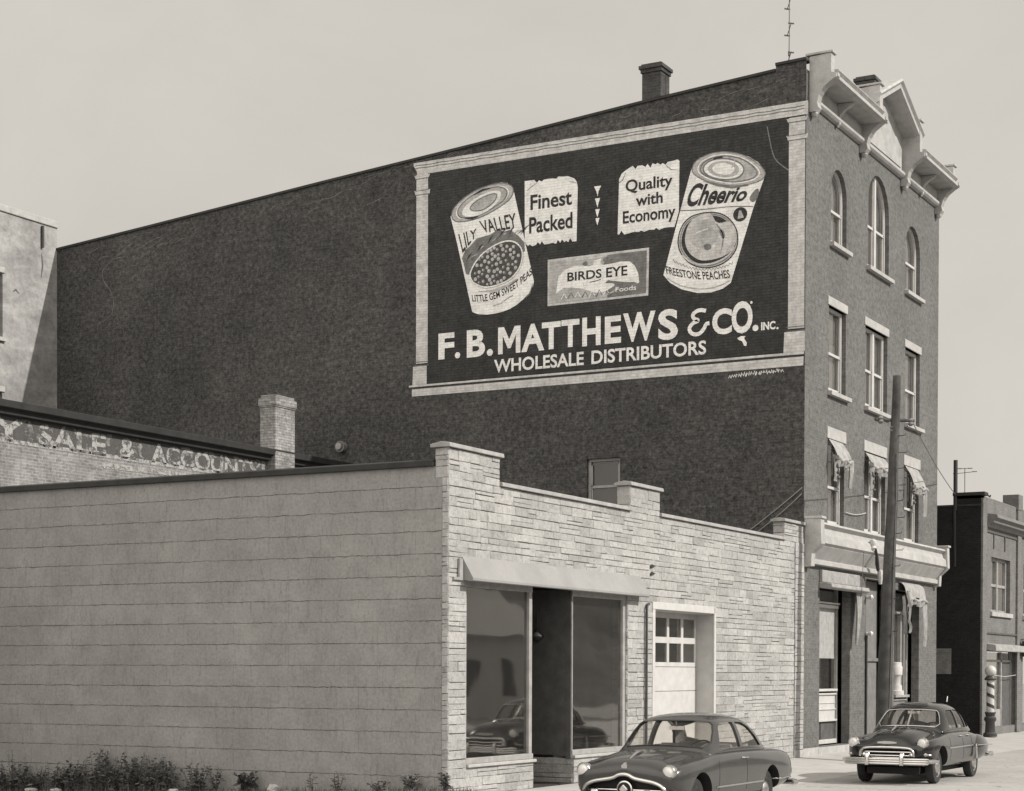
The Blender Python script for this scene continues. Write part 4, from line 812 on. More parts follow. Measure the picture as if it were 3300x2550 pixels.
# ================================================================== LOW STONE-FRONTED SHOP
XL = -18.27
shop = thing('stone_fronted_shop', 'low stone fronted shop with a long pale block side wall', 'building', (-9, 6, 0))
openings = [(-17.65, -15.1, .5, 3.86), (-15.1, -13.4, -.1, 3.86), (-13.4, -10.9, .5, 3.86), (-9.65, -6.14, -.1, 3.72)]
mb = MB(); fn = FR(0)
ashlar(mb, XL, -.72, 0, 3.86, openings, fn, 11)
ashlar(mb, -.70, -.03, 0, 5.60, [], FR(-.02), 15, (.13, .2), (.25, .5))
ashlar(mb, XL, -.72, 3.86, 5.60, [(-17.8, -10.3, 3.86, 4.22)], fn, 12)
ashlar(mb, XL, -16.45, 5.60, 6.12, [], fn, 13); ashlar(mb, -10.8, -9.3, 5.60, 6.14, [], fn, 14); ashlar(mb, -1.48, -.03, 5.60, 6.08, [], fn, 16)
ashlar(mb, .0, .125, 0, 5.6, [], SD(XL), 17, (.10, .2), (.125, .13)); ashlar(mb, .0, .26, 5.6, 6.12, [], SD(XL), 23, (.12, .2), (.26, .27)); ashlar(mb, .0, .3, 5.62, 6.14, [], SD(-10.8), 18); ashlar(mb, .0, .3, 5.62, 6.08, [], SD(-1.48), 19)
ashlar(mb, .02, 1.6, 0, .5, [], SD(-13.4), 20); ashlar(mb, .0, .35, .5, 3.86, [], SD(-10.9), 22)
lab(mb.build('stone_face', 'stone', shop), 'split-faced pale stone street front')
mb = MB()                                                            # masonry behind the stones: mortar
def backing(x0, x1, z0, z1): mb.box(x0, x1, .012, .28, z0, z1)
backing(XL + .012, -17.65, -.2, 3.86); backing(-10.9, -9.65, -.2, 3.86); backing(-6.14, -.0, -.2, 3.86); backing(-9.65, -6.14, 3.72, 3.86); backing(XL + .012, 0, 3.86, 5.60)
backing(XL + .012, -16.46, 5.60, 6.11); backing(-10.79, -9.31, 5.60, 6.13); backing(-1.47, 0, 5.60, 6.07); backing(-17.65, -15.1, -.2, .5); backing(-13.39, -10.9, -.2, .5); mb.box(-13.388, -13.2, .28, 1.6, -.2, .5)
mb.build('mortar', 'mortar', shop)
mb = MB()
def cope(x0, x1, z): mb.prism([(.34, z), (.34, z + .06), (.12, z + .10), (-.06, z + .075), (-.07, z)], YZ, x0, x1)
cope(-18.34, -16.38, 6.125); cope(-16.44, -10.81, 5.605); cope(-10.88, -9.2, 6.145); cope(-9.29, -1.49, 5.605); cope(-1.60, -.0, 6.085)
mb.build('parapet_coping', 'coping', shop, bevel=.01)
mb = MB(); holed(mb, [(.13, -.3), (13.4, -.3), (13.4, 5.81), (.13, 5.81)], [], SD(XL), 0); mb.quad((XL, 13.4, -.3), (0, 13.4, -.3), (0, 13.4, 5.81), (XL, 13.4, 5.81))
lab(mb.build('block_wall', 'block', shop, recalc=False), 'long pale painted block side wall')
mb = MB(); mb.prism([(XL - .08, 5.80), (XL + .28, 5.80), (XL + .28, 5.90), (XL - .02, 5.93), (XL - .08, 5.90)], lambda u, v, w: (u, w, v), .27, 13.5); mb.build('roof_edge', 'tar', shop, bevel=.01)
mb = MB(); mb.quad((XL + .1, .28, 5.55), (0, .28, 5.55), (0, 13.4, 5.72), (XL + .1, 13.4, 5.72)); mb.build('roof', 'roofing', shop)
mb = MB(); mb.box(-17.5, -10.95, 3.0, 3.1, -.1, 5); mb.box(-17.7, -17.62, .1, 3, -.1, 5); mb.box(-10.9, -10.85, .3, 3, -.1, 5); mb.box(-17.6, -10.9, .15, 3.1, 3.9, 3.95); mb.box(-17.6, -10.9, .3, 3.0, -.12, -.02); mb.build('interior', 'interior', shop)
# sloping metal canopy
mb = MB(); mb.prism([(-.015, 4.26), (-.25, 3.86), (-.25, 3.815), (-.22, 3.80), (.02, 3.84), (.02, 4.26)], YZ, -17.83, -10.32)
can = lab(mb.build('canopy', 'canopy_metal', shop, bevel=.006), 'sloping grey metal canopy over the shop windows')
mb = MB(); mb.box(-18.16, -17.86, -.06, -.02, 3.82, 3.87); mb.box(-17.98, -17.86, -.06, -.02, 3.87, 4.2); mb.build('canopy_bracket', 'trim_grey', can)
def shop_window(x0, x1, lbl):
    mb = MB(); y0, y1 = .04, .13
    for a, b in ((x0, x0 + .06), (x1 - .12, x1)): mb.box(a, b, y0, y1, .56, 3.80)
    mb.box(x0, x1, y0 - .01, y1, 3.72, 3.84); mb.box(x0, x1, y0 - .03, y1, .56, .66)
    w = lab(mb.build('shop_window', 'trim_grey', shop, bevel=.006), lbl)
    mb = MB(); mb.box(x0 + .06, x1 - .12, .095, .10, .66, 3.72); mb.build('pane', 'shop_glass', w)
    mb = MB(); mb.box(x0 - .02, x1 + .02, -.06, .14, .50, .557); mb.build('sill', 'limestone', w, bevel=.01)
    return w
w1 = shop_window(-17.62, -15.08, 'tall plate glass shop window left of the recessed entry'); w2 = shop_window(-13.42, -10.92, 'tall plate glass shop window right of the recessed entry')
mb = MB(); mb.box(-17.5, -15.2, .5, 1.6, .5, .72); mb.box(-13.3, -11.0, .5, 1.6, .5, .72); mb.build('display_shelf', 'wood_grey', shop)
mb = MB()
for a in (-15.1, -13.46): mb.box(a, a + .06, .14, 1.6, .56, 3.84)
mb.box(-13.47, -13.415, .03, .142, .5, 3.86); mb.box(-15.1, -13.4, 1.58, 1.66, -.1, 3.84); en = lab(mb.build('recessed_entry', 'wood_grey', shop), 'dark recessed entry between the two shop windows')
mb = MB(); mb.box(-14.75, -13.75, 1.53, 1.58, .03, 2.3); mb.build('door', 'iron', en, bevel=.01)
mb = MB(); mb.tube([(-13.55, .75, 3.4), (-13.55, .75, 3.05)], .012, 6); mb.lathe((-13.55, .75, 3.06), (0, 0, -1), [(.03, 0), (.07, .06), (.13, .12), (.14, .14), (.10, .2), (.03, .24)], 14); mb.build('hanging_lamp', ['iron'], en, smooth=40)
# garage door
mb = MB(); x0, x1 = -9.65, -6.14
mb.box(x0 + .002, x0 + .14, -.02, .46, 0, 3.58); mb.box(x1 - .05, x1 + .06, -.03, .02, 0, 3.74); mb.box(x0 - .02, x1 + .0, -.03, .02, 3.58, 3.74); mb.box(x1 - .03, x1 - .002, .02, .46, 0, 3.58); mb.box(x0 + .14, x1 - .03, .02, .46, 3.56, 3.60)
gd = lab(mb.build('garage_door', 'trim_white', shop, bevel=.008), 'white overhead garage door with eight small panes')
mb = MB(); Y = .42; c0, c1 = x0 + .14, x1 - .03; cw = (c1 - c0 - .12) / 4
for z0_, z1_ in ((.02, .60), (.61, 1.19), (1.20, 1.78), (1.79, 2.33)): mb.box(c0, c1, Y, Y + .05, z0_, z1_)
for z0_, z1_ in ((2.34, 2.44), (2.87, 3.01), (3.44, 3.56)): mb.box(c0, c1, Y, Y + .05, z0_, z1_)
for k in range(5): mb.box(c0 + .0 + k * cw, c0 + .12 + k * cw, Y - .003, Y + .05, 2.44, 3.44)
mb.build('door_leaf', 'trim_white', gd, bevel=.006)
for r_ in ((2.44, 2.87), (3.01, 3.44)):
    for k in range(4):
        mb = MB(); mb.box(c0 + .12 + k * cw, c0 + (k + 1) * cw, Y + .025, Y + .03, *r_); mb.build('pane', 'shop_glass', gd)
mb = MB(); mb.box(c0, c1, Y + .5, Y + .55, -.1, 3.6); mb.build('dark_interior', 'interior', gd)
mb = MB(); mb.tube([(-9.92, -.05, 3.68), (-10.0, -.05, 3.66), (-10.06, -.06, 3.58), (-10.06, -.06, .05)], .03, 8); lab(mb.build('downpipe', 'iron', shop, smooth=50), 'thin black downpipe')
mb = MB()
for z in (4.30, 4.46): mb.prism([(-9.78, z), (-9.56, z + .05), (-9.74, z + .08), (-9.8, z + .04)], lambda u, v, w: (u, w, v), -.045, -.02)
mb.build('broken_stone', 'iron', shop)
mb = MB(); mb.box(-.745, -.69, -.0, .02, 0, 5.6); mb.build('joint', 'iron', shop)

# ================================================================== REAR SIGN-PAINTED BUILDING
YB = 14.2
rear = thing('furniture_store', 'old brick store with faded sale lettering under a dark eave behind the low shop', 'building', (-14, 17, 0))
mb = MB(); mb.box(-40, -.02, YB, 22, 0, 8.1); lab(mb.build('wall', 'old_brick', rear), 'rough pale brick wall')
mb = MB(); mb.prism([(YB, 8.08), (YB - .16, 8.10), (YB - .18, 8.2), (YB - .30, 8.24), (YB - .33, 8.40), (YB + .4, 8.46), (YB + .4, 8.08)], YZ, -40, -.02); mb.build('eave_cornice', 'tar', rear, bevel=.01)
mb = MB(); mb.box(-4.38, -3.46, YB - .32, YB + .22, 5, 9.58); mb.box(-4.40, -3.44, YB - .34, YB + .24, 9.58, 9.63); mb.box(-4.42, -3.42, YB - .36, YB + .26, 9.63, 9.84); mb.box(-4.37, -3.47, YB - .31, YB + .21, 9.84, 9.93); lab(mb.build('chimney', 'chimney_brick', rear, bevel=.02), 'square brick chimney rising in front of the eave')
mb = MB(); flat(mb, [(-30, 7.50), (-4.6, 7.58), (-4.6, 8.08), (-30, 8.08)], FR(YB), .006); pb = lab(mb.build('painted_band', 'worn_dark', rear), 'weathered dark band behind the lettering')
mb = MB()
for s, b in (('BY', (-15.6, -13.75, 7.50, 8.04)), ('SALE', (-13.35, -11.0, 7.50, 8.04)), ('&', (-10.5, -9.85, 7.52, 8.04)), ('ACCOUNTS', (-9.3, -4.8, 7.54, 8.04))): text(mb, s, FR(YB), 0, .03, box=b, lift=.012)
flat(mb, [(-30, 7.42), (-4.6, 7.50), (-4.6, 7.60), (-30, 7.50)], FR(YB), .012); flat(mb, [(-11.4, 7.20), (-4.6, 7.38), (-4.6, 7.44), (-11.0, 7.36)], FR(YB), .012)
mb.build('lettering', 'worn_white', pb)

# ================================================================== STUCCO BUILDING AT THE LEFT
YS = 26.02
st = thing('stucco_building', 'tall stained stucco building at the far left, half shadowed by the brick store', 'building', (-8, 29, 0))
mb = MB(); holed(mb, rect(-22, -.0, 0, 17.0), [rect(-3.9, -2.48, 12.86, 14.9), rect(-3.9, -2.5, 9.0, 11.1)], FR(YS), 0, .3); mb.quad((0, YS, 0), (0, YS + 8, 0), (0, YS + 8, 17), (0, YS, 17)); mb.quad((-22, YS, 17), (0, YS, 17), (0, YS + 8, 17), (-22, YS + 8, 17))
lab(mb.build('wall', 'stucco', st, recalc=False), 'blotchy stained stucco wall')
mb = MB(); mb.box(-22, .02, YS - .05, YS + .3, 16.88, 17.10); mb.build('parapet', 'limestone', st, bevel=.02)
mb = MB(); mb.tube([(-.72, YS - .05, 16.8), (-.72, YS - .05, 16.1)], .05, 8); mb.build('downspout', 'iron', st)
for z0_, z1_ in ((12.86, 14.9), (9.0, 11.1)):
    mb = MB(); mb.box(-3.9, -2.48, YS + .2, YS + .25, z0_, z1_); w = mb.build('window', 'iron', st)
    mb = MB(); mb.box(-3.95, -2.4, YS - .04, YS + .05, z1_ + .02, z1_ + .2); mb.build('lintel', 'limestone', w, bevel=.02)
    mb = MB(); mb.box(-3.95, -2.4, YS - .1, YS + .05, z0_ - .12, z0_); mb.build('sill', 'limestone', w)
    mb = MB(); mb.box(-3.85, -2.55, YS + .15, YS + .19, (z0_ + z1_) / 2 - .03, (z0_ + z1_) / 2 + .03); mb.build('sash', 'wood_grey', w)
mb = MB()
for q in ([(-2.02, 14.42), (-1.9, 14.5), (-1.75, 14.4)], [(-.72, 15.9), (-.68, 15.5), (-.75, 15.1)]): strip(mb, q, FR(YS), .006, [.03, .07, .02])
mb.build('stain', 'wood_grey', st)

# ================================================================== SHOP ROW AT THE RIGHT
XR = 18.4
rw = thing('corner_brick_shop', 'two storey brick shop at the far right with a black side wall', 'building', (25, 6, 0))
mb = MB(); hs = [rect(19.9, 22.75, 4.44, 6.42), rect(19.25, 23.75, .28, 3.02), rect(24.9, 27.5, 4.44, 6.42), rect(24.9, 28, .28, 3.3)]
holed(mb, [(XR, -.2), (34, -.2), (34, 8.5), (XR, 8.5)], hs, FR(0), 0, .3)
lab(mb.build('front_wall', 'shop_brick', rw, recalc=False), 'grey brick street front')
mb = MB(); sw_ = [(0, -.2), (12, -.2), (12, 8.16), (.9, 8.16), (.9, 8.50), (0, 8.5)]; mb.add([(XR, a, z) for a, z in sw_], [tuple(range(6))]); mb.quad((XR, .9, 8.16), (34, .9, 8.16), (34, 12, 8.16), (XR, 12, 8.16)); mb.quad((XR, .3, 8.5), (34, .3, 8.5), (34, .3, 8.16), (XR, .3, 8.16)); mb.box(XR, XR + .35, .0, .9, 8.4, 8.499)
lab(mb.build('side_wall', 'shaded_brick', rw, recalc=False), 'side wall facing the alley, its shade put into near-black brick')
mb = MB(); mb.box(XR - .06, XR + .45, -.14, 1.0, 8.50, 8.62); mb.box(XR - .02, XR + .02, .0, 12, 8.13, 8.2); mb.tube([(XR + .3, -.14, 8.53), (XR + .52, -.18, 8.47), (XR + .58, -.18, 8.54)], .03, 6); mb.build('coping', 'tar', rw, bevel=.02)
mb = MB(); mb.box(XR, XR + .6, -.08, 0, .0, 8.4); lab(mb.build('pier', 'shop_brick', rw, bevel=.01), 'brick pier at the alley corner')
mb = MB(); mb.box(23.65, 24.25, -.08, 0, .0, 8.4); mb.box(23.6, 24.3, -.1, .5, 8.4, 8.98); lab(mb.build('pier', 'shop_brick', rw, bevel=.01), 'brick pier between the two shop bays, raised above the parapet')
mb = MB(); mb.prism([(0, 7.92), (-.42, 7.86), (-.45, 7.74), (-.32, 7.68), (-.30, 7.58), (-.16, 7.54), (-.12, 7.44), (0, 7.42)], YZ, 19.0, 34); mb.build('cornice', 'wood_mid', rw, bevel=.01)
mb = MB(); mb.box(19.0, 23.65, -.04, 0, 7.26, 7.34); [mb.box(xx, xx + .08, -.035, 0, 6.72, 7.26) for xx in (20.15, 21.8)]; mb.build('panel_moulding', 'wood_grey', rw)
mb = MB(); mb.box(19.1, 23.65, -.05, 0, 3.64, 3.70); mb.build('string_course', 'wood_grey', rw)
def shopwin(x0, x1, z0, z1, lbl):
    mb = MB(); y = .2
    for a in (x0 + .05, (x0 + x1) / 2 - .06, x1 - .15): mb.box(a, a + .11, y - .06, y + .05, z0, z1)
    for z in (z0, (z0 + z1) / 2 - .05, z1 - .1): mb.box(x0 + .05, x1 - .05, y - .04, y + .05, z, z + .1)
    w = lab(mb.build('window', 'trim_grey', rw), lbl)
    mb = MB(); mb.box(x0, x1, y + .02, y + .03, z0, z1); mb.build('pane', 'glass', w)
    mb = MB(); mb.box(x0, x1, y + .3, y + .32, z0, z1); mb.box(x0 + .1, x0 + 1.2, y + .08, y + .09, z1 - .9, z1 - .1, 1); mb.build('blind', ['interior', 'curtain_grey'], w)
    mb = MB(); mb.box(x0 - .15, x1 + .15, -.09, .1, z0 - .16, z0); mb.build('sill', 'limestone', w, bevel=.01)
shopwin(19.9, 22.75, 4.44, 6.42, 'double first-floor window left of the pier'); shopwin(24.9, 27.5, 4.44, 6.42, 'double first-floor window right of the pier')
mb = MB(); mb.prism([(.0, 3.30), (-.35, 3.24), (-.38, 3.02), (-.34, 3.0), (0, 3.06)], YZ, 19.2, 23.7); lab(mb.build('awning', 'canvas', rw, bevel=.02), 'rolled white awning above the barber shop front')
mb = MB(); y = .2
for a, w_ in ((19.25, .1), (22.0, .14), (23.6, .12)): mb.box(a, a + w_, y - .06, y + .06, .28, 3.0)
mb.box(19.25, 23.7, y - .06, y + .06, 2.64, 2.72); mb.box(19.25, 22.05, y - .06, y + .06, .28, .9); sf = lab(mb.build('shopfront', 'trim_grey', rw), 'glazed shopfront with a door on its right')
mb = MB(); mb.box(19.3, 23.6, y + .02, y + .03, .9, 2.98); mb.build('pane', 'shop_glass', sf)
mb = MB(); mb.box(22.15, 23.6, y + .0, y + .04, .28, 2.62); mb.build('door', 'wood_grey', sf)
mb = MB(); mb.box(19.3, 23.6, 1.6, 1.62, 0, 3.0); mb.build('dark_interior', 'interior', sf)
mb = MB(); mb.tube([(20.3, -.02, 2.15), (22.0, -.02, 2.1), (23.65, -.02, 2.16)], .012, 6); mb.build('hand_rail', 'trim_white', sf)
mb = MB(); mb.box(XR - .03, XR, 1.02, 1.62, 2.19, 3.10); lab(mb.build('shutter', 'paint_mid', rw), 'grey shutter low on the black side wall')
mb = MB(); mb.tube([(XR + .02, .92, 8.0), (XR + .02, .92, 9.78)], .075, 12); mb.tube([(XR + .02, .92, 6.0), (XR - .06, .92, 8.0)], .05, 8); lab(mb.build('vent_pipe', 'iron', rw, smooth=50), 'tall rusty stack pipe at the parapet')
antenna('small spindly tv antenna on the roof of the far right shop', 19.6, .9, 8.1, 9.62, [(9.45, (.8, .6), .9, .06), (9.60, (.8, .6), .5, .05)])
# hanging sign and barber pole
t = thing('round_sign', 'black hanging sign with a pale ring at the right edge', 'sign', (24.9, -.5, 3.1))
mb = MB(); mb.box(24.05, 25.6, -.24, -.16, 2.86, 3.45); mb.build('board', 'grille_dark', t, bevel=.01)
mb = MB(); text(mb, 'C', FR(-.24), 0, .03, box=(24.18, 24.75, 2.92, 3.38), lift=.006); mb.build('lettering', 'trim_white', t)
mb = MB(); mb.tube([(24.1, 0, 3.5), (24.1, -.2, 3.5), (25.4, -.2, 3.5)], .02, 6); mb.build('bracket', 'iron', t)
bx_, by_ = 18.2, -.42
t = thing('barber_pole', 'striped barber pole with a white globe on the pavement by the far right shop', 'barber pole', (bx_, by_, 0))
mb = MB(); mb.lathe((bx_, by_, 0), (0, 0, 1), [(.24, 0), (.24, .1), (.18, .16), (.16, .5), (.21, .58), (.21, .66), (.15, .72), (.2, .86)], 20); mb.build('base', 'stripe_dark', t, smooth=40)
mb = MB(); n = 56; k = 150; zz0, zz1 = .86, 1.98
vs = [(bx_ + .135 * math.cos(2 * math.pi * j / n), by_ + .135 * math.sin(2 * math.pi * j / n), zz0 + (zz1 - zz0) * i / k) for i in range(k + 1) for j in range(n)]
for i in range(k):
    for j in range(n): pass
fs = [(i * n + j, i * n + (j + 1) % n, (i + 1) * n + (j + 1) % n, (i + 1) * n + j) for i in range(k) for j in range(n)]
mb.add(vs, fs); mb.m = [1 if ((j / n + i / k * 3.2) * 1.0) % 1 < .36 else 0 for i in range(k) for j in range(n)]
mb.build('shaft', ['porcelain', 'stripe_dark'], t, smooth=40)
mb = MB(); mb.lathe((bx_, by_, 1.98), (0, 0, 1), [(.2, 0), (.21, .05), (.17, .1), (.15, .14)], 20); mb.build('collar', 'stripe_dark', t, smooth=40)
mb = MB(); mb.lathe((bx_, by_, 2.30), (0, 0, 1), [(.2 * math.cos(a * math.pi / 12), .2 * math.sin(a * math.pi / 12)) for a in range(-6, 7)], 22); mb.build('globe', 'porcelain', t, smooth=80)

# ================================================================== UTILITY POLE AND WIRES
t = thing('utility_pole', 'leaning dark wooden utility pole in front of the brick store', 'pole', (-.10, -2.17, 0))
P0, P1 = Vector((-.10, -2.17, -.1)), Vector((.22, -2.41, 9.86))
mb = MB(); pts = [P0.lerp(P1, k / 14) + Vector((.012 * math.sin(k * 1.3), .01 * math.cos(k * 1.7), 0)) for k in range(15)]; mb.tube(pts, [.215 - .115 * k / 14 for k in range(15)], 16); mb.build('shaft', 'pole_wood', t, smooth=50)
q = P0.lerp(P1, .885)
mb = MB(); mb.tube([q + Vector((-.42, .40, 0)), q + Vector((.42, -.36, .02))], .045, 8); mb.build('crossarm', 'pole_wood', t)
mb = MB()
for k in range(13):
    c = P0.lerp(P1, .34 + .042 * k); s_ = 1 if k % 2 else -1; mb.tube([c, c + Vector((.10 * s_, -.30, .0)), c + Vector((.10 * s_, -.31, .05))], .011, 6)
mb.build('step_iron', 'iron', t)
mb = MB(); mb.tube([P0.lerp(P1, k / 10) + Vector((-.12 + .05 * k / 10, -.19 + .09 * k / 10, 0)) for k in range(1, 9)], .012, 6); mb.build('ground_wire', 'wire', t)
for dx, dz in ((-.32, -.1), (.34, -.12), (-.05, -.32)):
    mb = MB(); c = q + Vector((dx, -.9 * dx, dz)); mb.lathe(c, (0, 0, 1), [(.04, 0), (.08, .05), (.05, .1), (.08, .14), (.03, .2)], 12); mb.build('insulator', 'curtain_grey', t, smooth=40)
def wire(name, label, a, b, sag, r, mat='wire', cat='wire'):
    a, b = Vector(a), Vector(b); mb = MB(); mb.tube([a.lerp(b, k / 16) - Vector((0, 0, sag * 4 * (k / 16) * (1 - k / 16))) for k in range(17)], r, 6); return tag(mb.build(name, mat), label, cat)
wire('overhead_wire', 'dark overhead wire running from the utility pole to the stack pipe', q + Vector((.34, -.3, .08)), (18.36, .90, 8.55), .12, .013)
wire('guy_wire', 'upper pale guy wire slanting up to the corner of the dark wall', (-.03, 1.9, 5.75), (-.03, .05, 7.08), .03, .014, 'pale_wire')
wire('guy_wire', 'lower pale guy wire slanting up to the corner of the dark wall', (-.05, 1.62, 5.75), (-.05, .05, 6.92), .06, .012, 'pale_wire')
wire('hanging_rope', 'short pale rope slung between the left and middle first-floor windows', (3.3, -.05, 6.70), (5.1, -.05, 6.82), .06, .012, 'trim_white', 'rope')
wire('service_wire', 'thin dark drop wire hanging down the front cornice of the brick store', (3.62, -.47, 5.6), (3.60, -.42, 4.45), 0, .009)

# ================================================================== CARS
def new_obj(me_or_mb, name, mats):
    o = me_or_mb.build(name, mats); return o
def bake(o, angle=35):
    bpy.context.view_layer.update()
    me = bpy.data.meshes.new_from_object(o.evaluated_get(bpy.context.evaluated_depsgraph_get()))
    o.modifiers.clear(); o.data = me
    for p in me.polygons: p.use_smooth = True
    me.set_sharp_from_angle(angle=R(angle)); return o
def loft(secs):
    """secs: [(x, half profile from bottom centre to top centre)] -> closed shell"""
    mb = MB(); k = len(secs[0][1]); n = 2 * k - 2
    for x, pr_ in secs:
        ring = list(pr_) + [(-y, z) for y, z in pr_[-2:0:-1]]
        mb.v += [(x, y, z) for y, z in ring]
    S = len(secs)
    for i in range(S - 1):
        for j in range(n): mb.f.append([i * n + j, i * n + (j + 1) % n, (i + 1) * n + (j + 1) % n, (i + 1) * n + j]); mb.m.append(0)
    for i, rev in ((0, True), (S - 1, False)):                       # caps as quad strips across the car
        for j in range(k - 1):
            a, b = j, j + 1; a2, b2 = (n - j) % n, (n - j - 1) % n
            f = [i * n + a, i * n + b, i * n + b2, i * n + a2]; f = list(dict.fromkeys(f))
            if len(f) > 2: mb.f.append(f[::-1] if rev else f); mb.m.append(0)
    return mb
def boolean(o, cutters):
    for c in cutters:
        m = o.modifiers.new('cut', 'BOOLEAN'); m.operation = 'DIFFERENCE'; m.solver = 'EXACT'; m.object = c; m.material_mode = 'TRANSFER'
def kill(obs):
    for c in obs: bpy.data.objects.remove(c)

def build_car(S, label, loc, scale, paint):
    root = thing('parked_car', label, 'car', loc); root.scale = (scale,) * 3
    body = loft(S['body']).build('body', [paint, 'grille_dark'])
    body.modifiers.new('s', 'SUBSURF').levels = 3; body.modifiers['s'].render_levels = 3
    bake(body)
    cut = []
    for ax, r_, z in S['arches']:
        for sd_ in (-1, 1):
            c = MB(); c.lathe((ax, sd_ * .52, z), (0, sd_, 0), [(r_, 0), (r_, .6)], 32); cut.append(c.build('c', 'grille_dark'))
    cb = MB(); pr_ = S['cavity']; cb.prism(pr_, lambda u, v, w: (u, w, v), -.66, .66); cut.append(cb.build('c', 'grille_dark'))
    gm = MB(); gm.prism(S['grille_hole'], lambda u, v, w: (w, u, v), -.3, S['grille_depth']); cut.append(gm.build('c', 'grille_dark'))
    boolean(body, cut); bake(body, 32); kill(cut)
    bvh = BVHTree.FromPolygons([v.co[:] for v in body.data.vertices], [p.vertices[:] for p in body.data.polygons])
    def sy(x, z, s=-1):                                              # side surface
        h = bvh.ray_cast(Vector((x, s * 3, z)), Vector((0, -s, 0))); return h[0].y if h[0] else s * .88
    def fx(y, z):                                                    # nose surface
        h = bvh.ray_cast(Vector((-3, y, z)), Vector((1, 0, 0))); return h[0].x if h[0] else .1
    def tz(x, y):
        h = bvh.ray_cast(Vector((x, y, 3)), Vector((0, 0, -1))); return h[0].z if h[0] else 1.0
    # greenhouse
    roof = loft(S['cabin']).build('roof', [paint, 'seat_cloth']); roof.modifiers.new('s', 'SUBSURF').levels = 3; roof.modifiers['s'].render_levels = 3
    bake(roof)
    glass_me = roof.data.copy()
    inner = roof.copy(); inner.data = roof.data.copy(); scene.collection.objects.link(inner); inner.data.materials.clear(); inner.data.materials.append(MATS['seat_cloth'])
    cx = (S['cabin'][0][0] + S['cabin'][-1][0]) / 2; zc = S['belt'] + .0
    for v in inner.data.vertices: v.co = Vector((cx + (v.co.x - cx) * .975, v.co.y * .94, zc + (v.co.z - zc) * .925 - .12 * (v.co.z < zc + .05)))
    cut = [inner]
    for w in S['side_windows']:
        c = MB(); c.prism(smoothed(w, 1) if S.get('soft') else w, lambda u, v, a: (u, a, v), -1.2, 1.2); cut.append(c.build('c', paint))
    for poly, a0, a1 in S['end_windows']:
        c = MB(); c.prism(poly, lambda u, v, a: (a, u, v), a0, a1); cut.append(c.build('c', paint))
    boolean(roof, cut); bake(roof, 35); kill(cut)
    gl = bpy.data.objects.new('window_glass', glass_me); scene.collection.objects.link(gl); gl.data.materials.clear(); gl.data.materials.append(MATS['car_glass'])
    for v in gl.data.vertices: v.co = Vector((cx + (v.co.x - cx) * .988, v.co.y * .972, zc + (v.co.z - zc) * .965 + .004))
    bmg = bmesh.new(); bmg.from_mesh(gl.data); bmesh.ops.delete(bmg, geom=[f for f in bmg.faces if f.calc_center_median().z < S['belt'] + .02], context='FACES'); bmg.to_mesh(gl.data); bmg.free()
    for o in (body, roof, gl): o.parent = root
    def part(mb, nm, mats, parent=root, smooth=40, bevel=0, label=None):
        o = mb.build(nm, mats, None, smooth=smooth, bevel=bevel); o.parent = parent
        if label: o['label'] = label
        return o
    # wheels
    for ax, _, z in S['arches']:
        for s in (-1, 1):
            r_, w_ = S['wheel_r'], .165; y0 = s * S['track']
            m = MB(); pr2 = [(.62 * r_, -.07), (.80 * r_, -.095), (.95 * r_, -.085), (r_, -.05), (r_, .05), (.95 * r_, .085), (.80 * r_, .095), (.62 * r_, .07)]
            m.lathe((ax, y0, r_), (0, s, 0), pr2, 36); wh = part(m, 'wheel', 'rubber')
            m = MB(); m.lathe((ax, y0, r_), (0, s, 0), [(.66 * r_, .05), (.63 * r_, .085), (.58 * r_, .075), (.50 * r_, .04), (.42 * r_, .055), (.02, .05)], 30); rm = part(m, 'rim', S['rim'], wh)
            m = MB(); m.lathe((ax, y0, r_), (0, s, 0), [(.42 * r_, .055), (.40 * r_, .085), (.28 * r_, .11), (.1 * r_, .118), (.02, .12)], 24); part(m, 'hubcap', 'hubcap', wh)
    # lamps
    for s in (-1, 1):
        y, z, r_ = s * S['lamp'][0], S['lamp'][1], S['lamp'][2]; x0 = S['lamp'][3]
        m = MB(); m.lathe((x0 + .14, y, z), (-1, 0, 0), [(r_ * .9, 0), (r_ * 1.05, .06), (r_ * 1.1, .13), (r_ * .96, .16), (r_ * .93, .145)], 28); h = part(m, 'headlight', 'chrome')
        m = MB(); m.lathe((x0 + .0, y, z), (-1, 0, 0), [(r_ * .94, -.02), (r_ * .9, .0), (r_ * .7, .022), (r_ * .4, .036), (.01, .04)], 24); part(m, 'lens', 'lens', h)
    # side trim, handles, door gaps
    for s in (-1, 1):
        m = MB(); xs = [S['trim'][0] + (S['trim'][1] - S['trim'][0]) * k / 30 for k in range(31)]
        m.tube([(x, sy(x, S['trim'][2], s) + s * .008, S['trim'][2]) for x in xs], [.004] + [.017] * 29 + [.006], 8); part(m, 'side_trim', 'chrome')
        for x, z in S['handles']:
            m = MB(); y = sy(x, z, s); m.tube([(x - .01, y, z), (x, y + s * .035, z), (x + .16, y + s * .035, z), (x + .17, y, z)], .013, 8); part(m, 'door_handle', 'chrome')
        m = MB()
        for line in S['gaps']:
            P = []
            for a, b in zip(line[:-1], line[1:]):
                for k in range(9): x = a[0] + (b[0] - a[0]) * k / 8; z = a[1] + (b[1] - a[1]) * k / 8; P.append((x, sy(x, z, s), z))
            m.tube(P, .0045, 5)
        part(m, 'door_gap', 'grille_dark')
    # cabin furniture
    m = MB()
    for x in S['seats']:
        for k in range(2): pass
        m.prism([(x, .55), (x + .12, .55), (x + .24, S['seat_top']), (x + .16, S['seat_top'] + .03), (x + .08, S['seat_top'] - .03)], lambda u, v, w: (u, w, v), -.60, .60)
    part(m, 'seat_back', 'seat_cloth', bevel=.02)
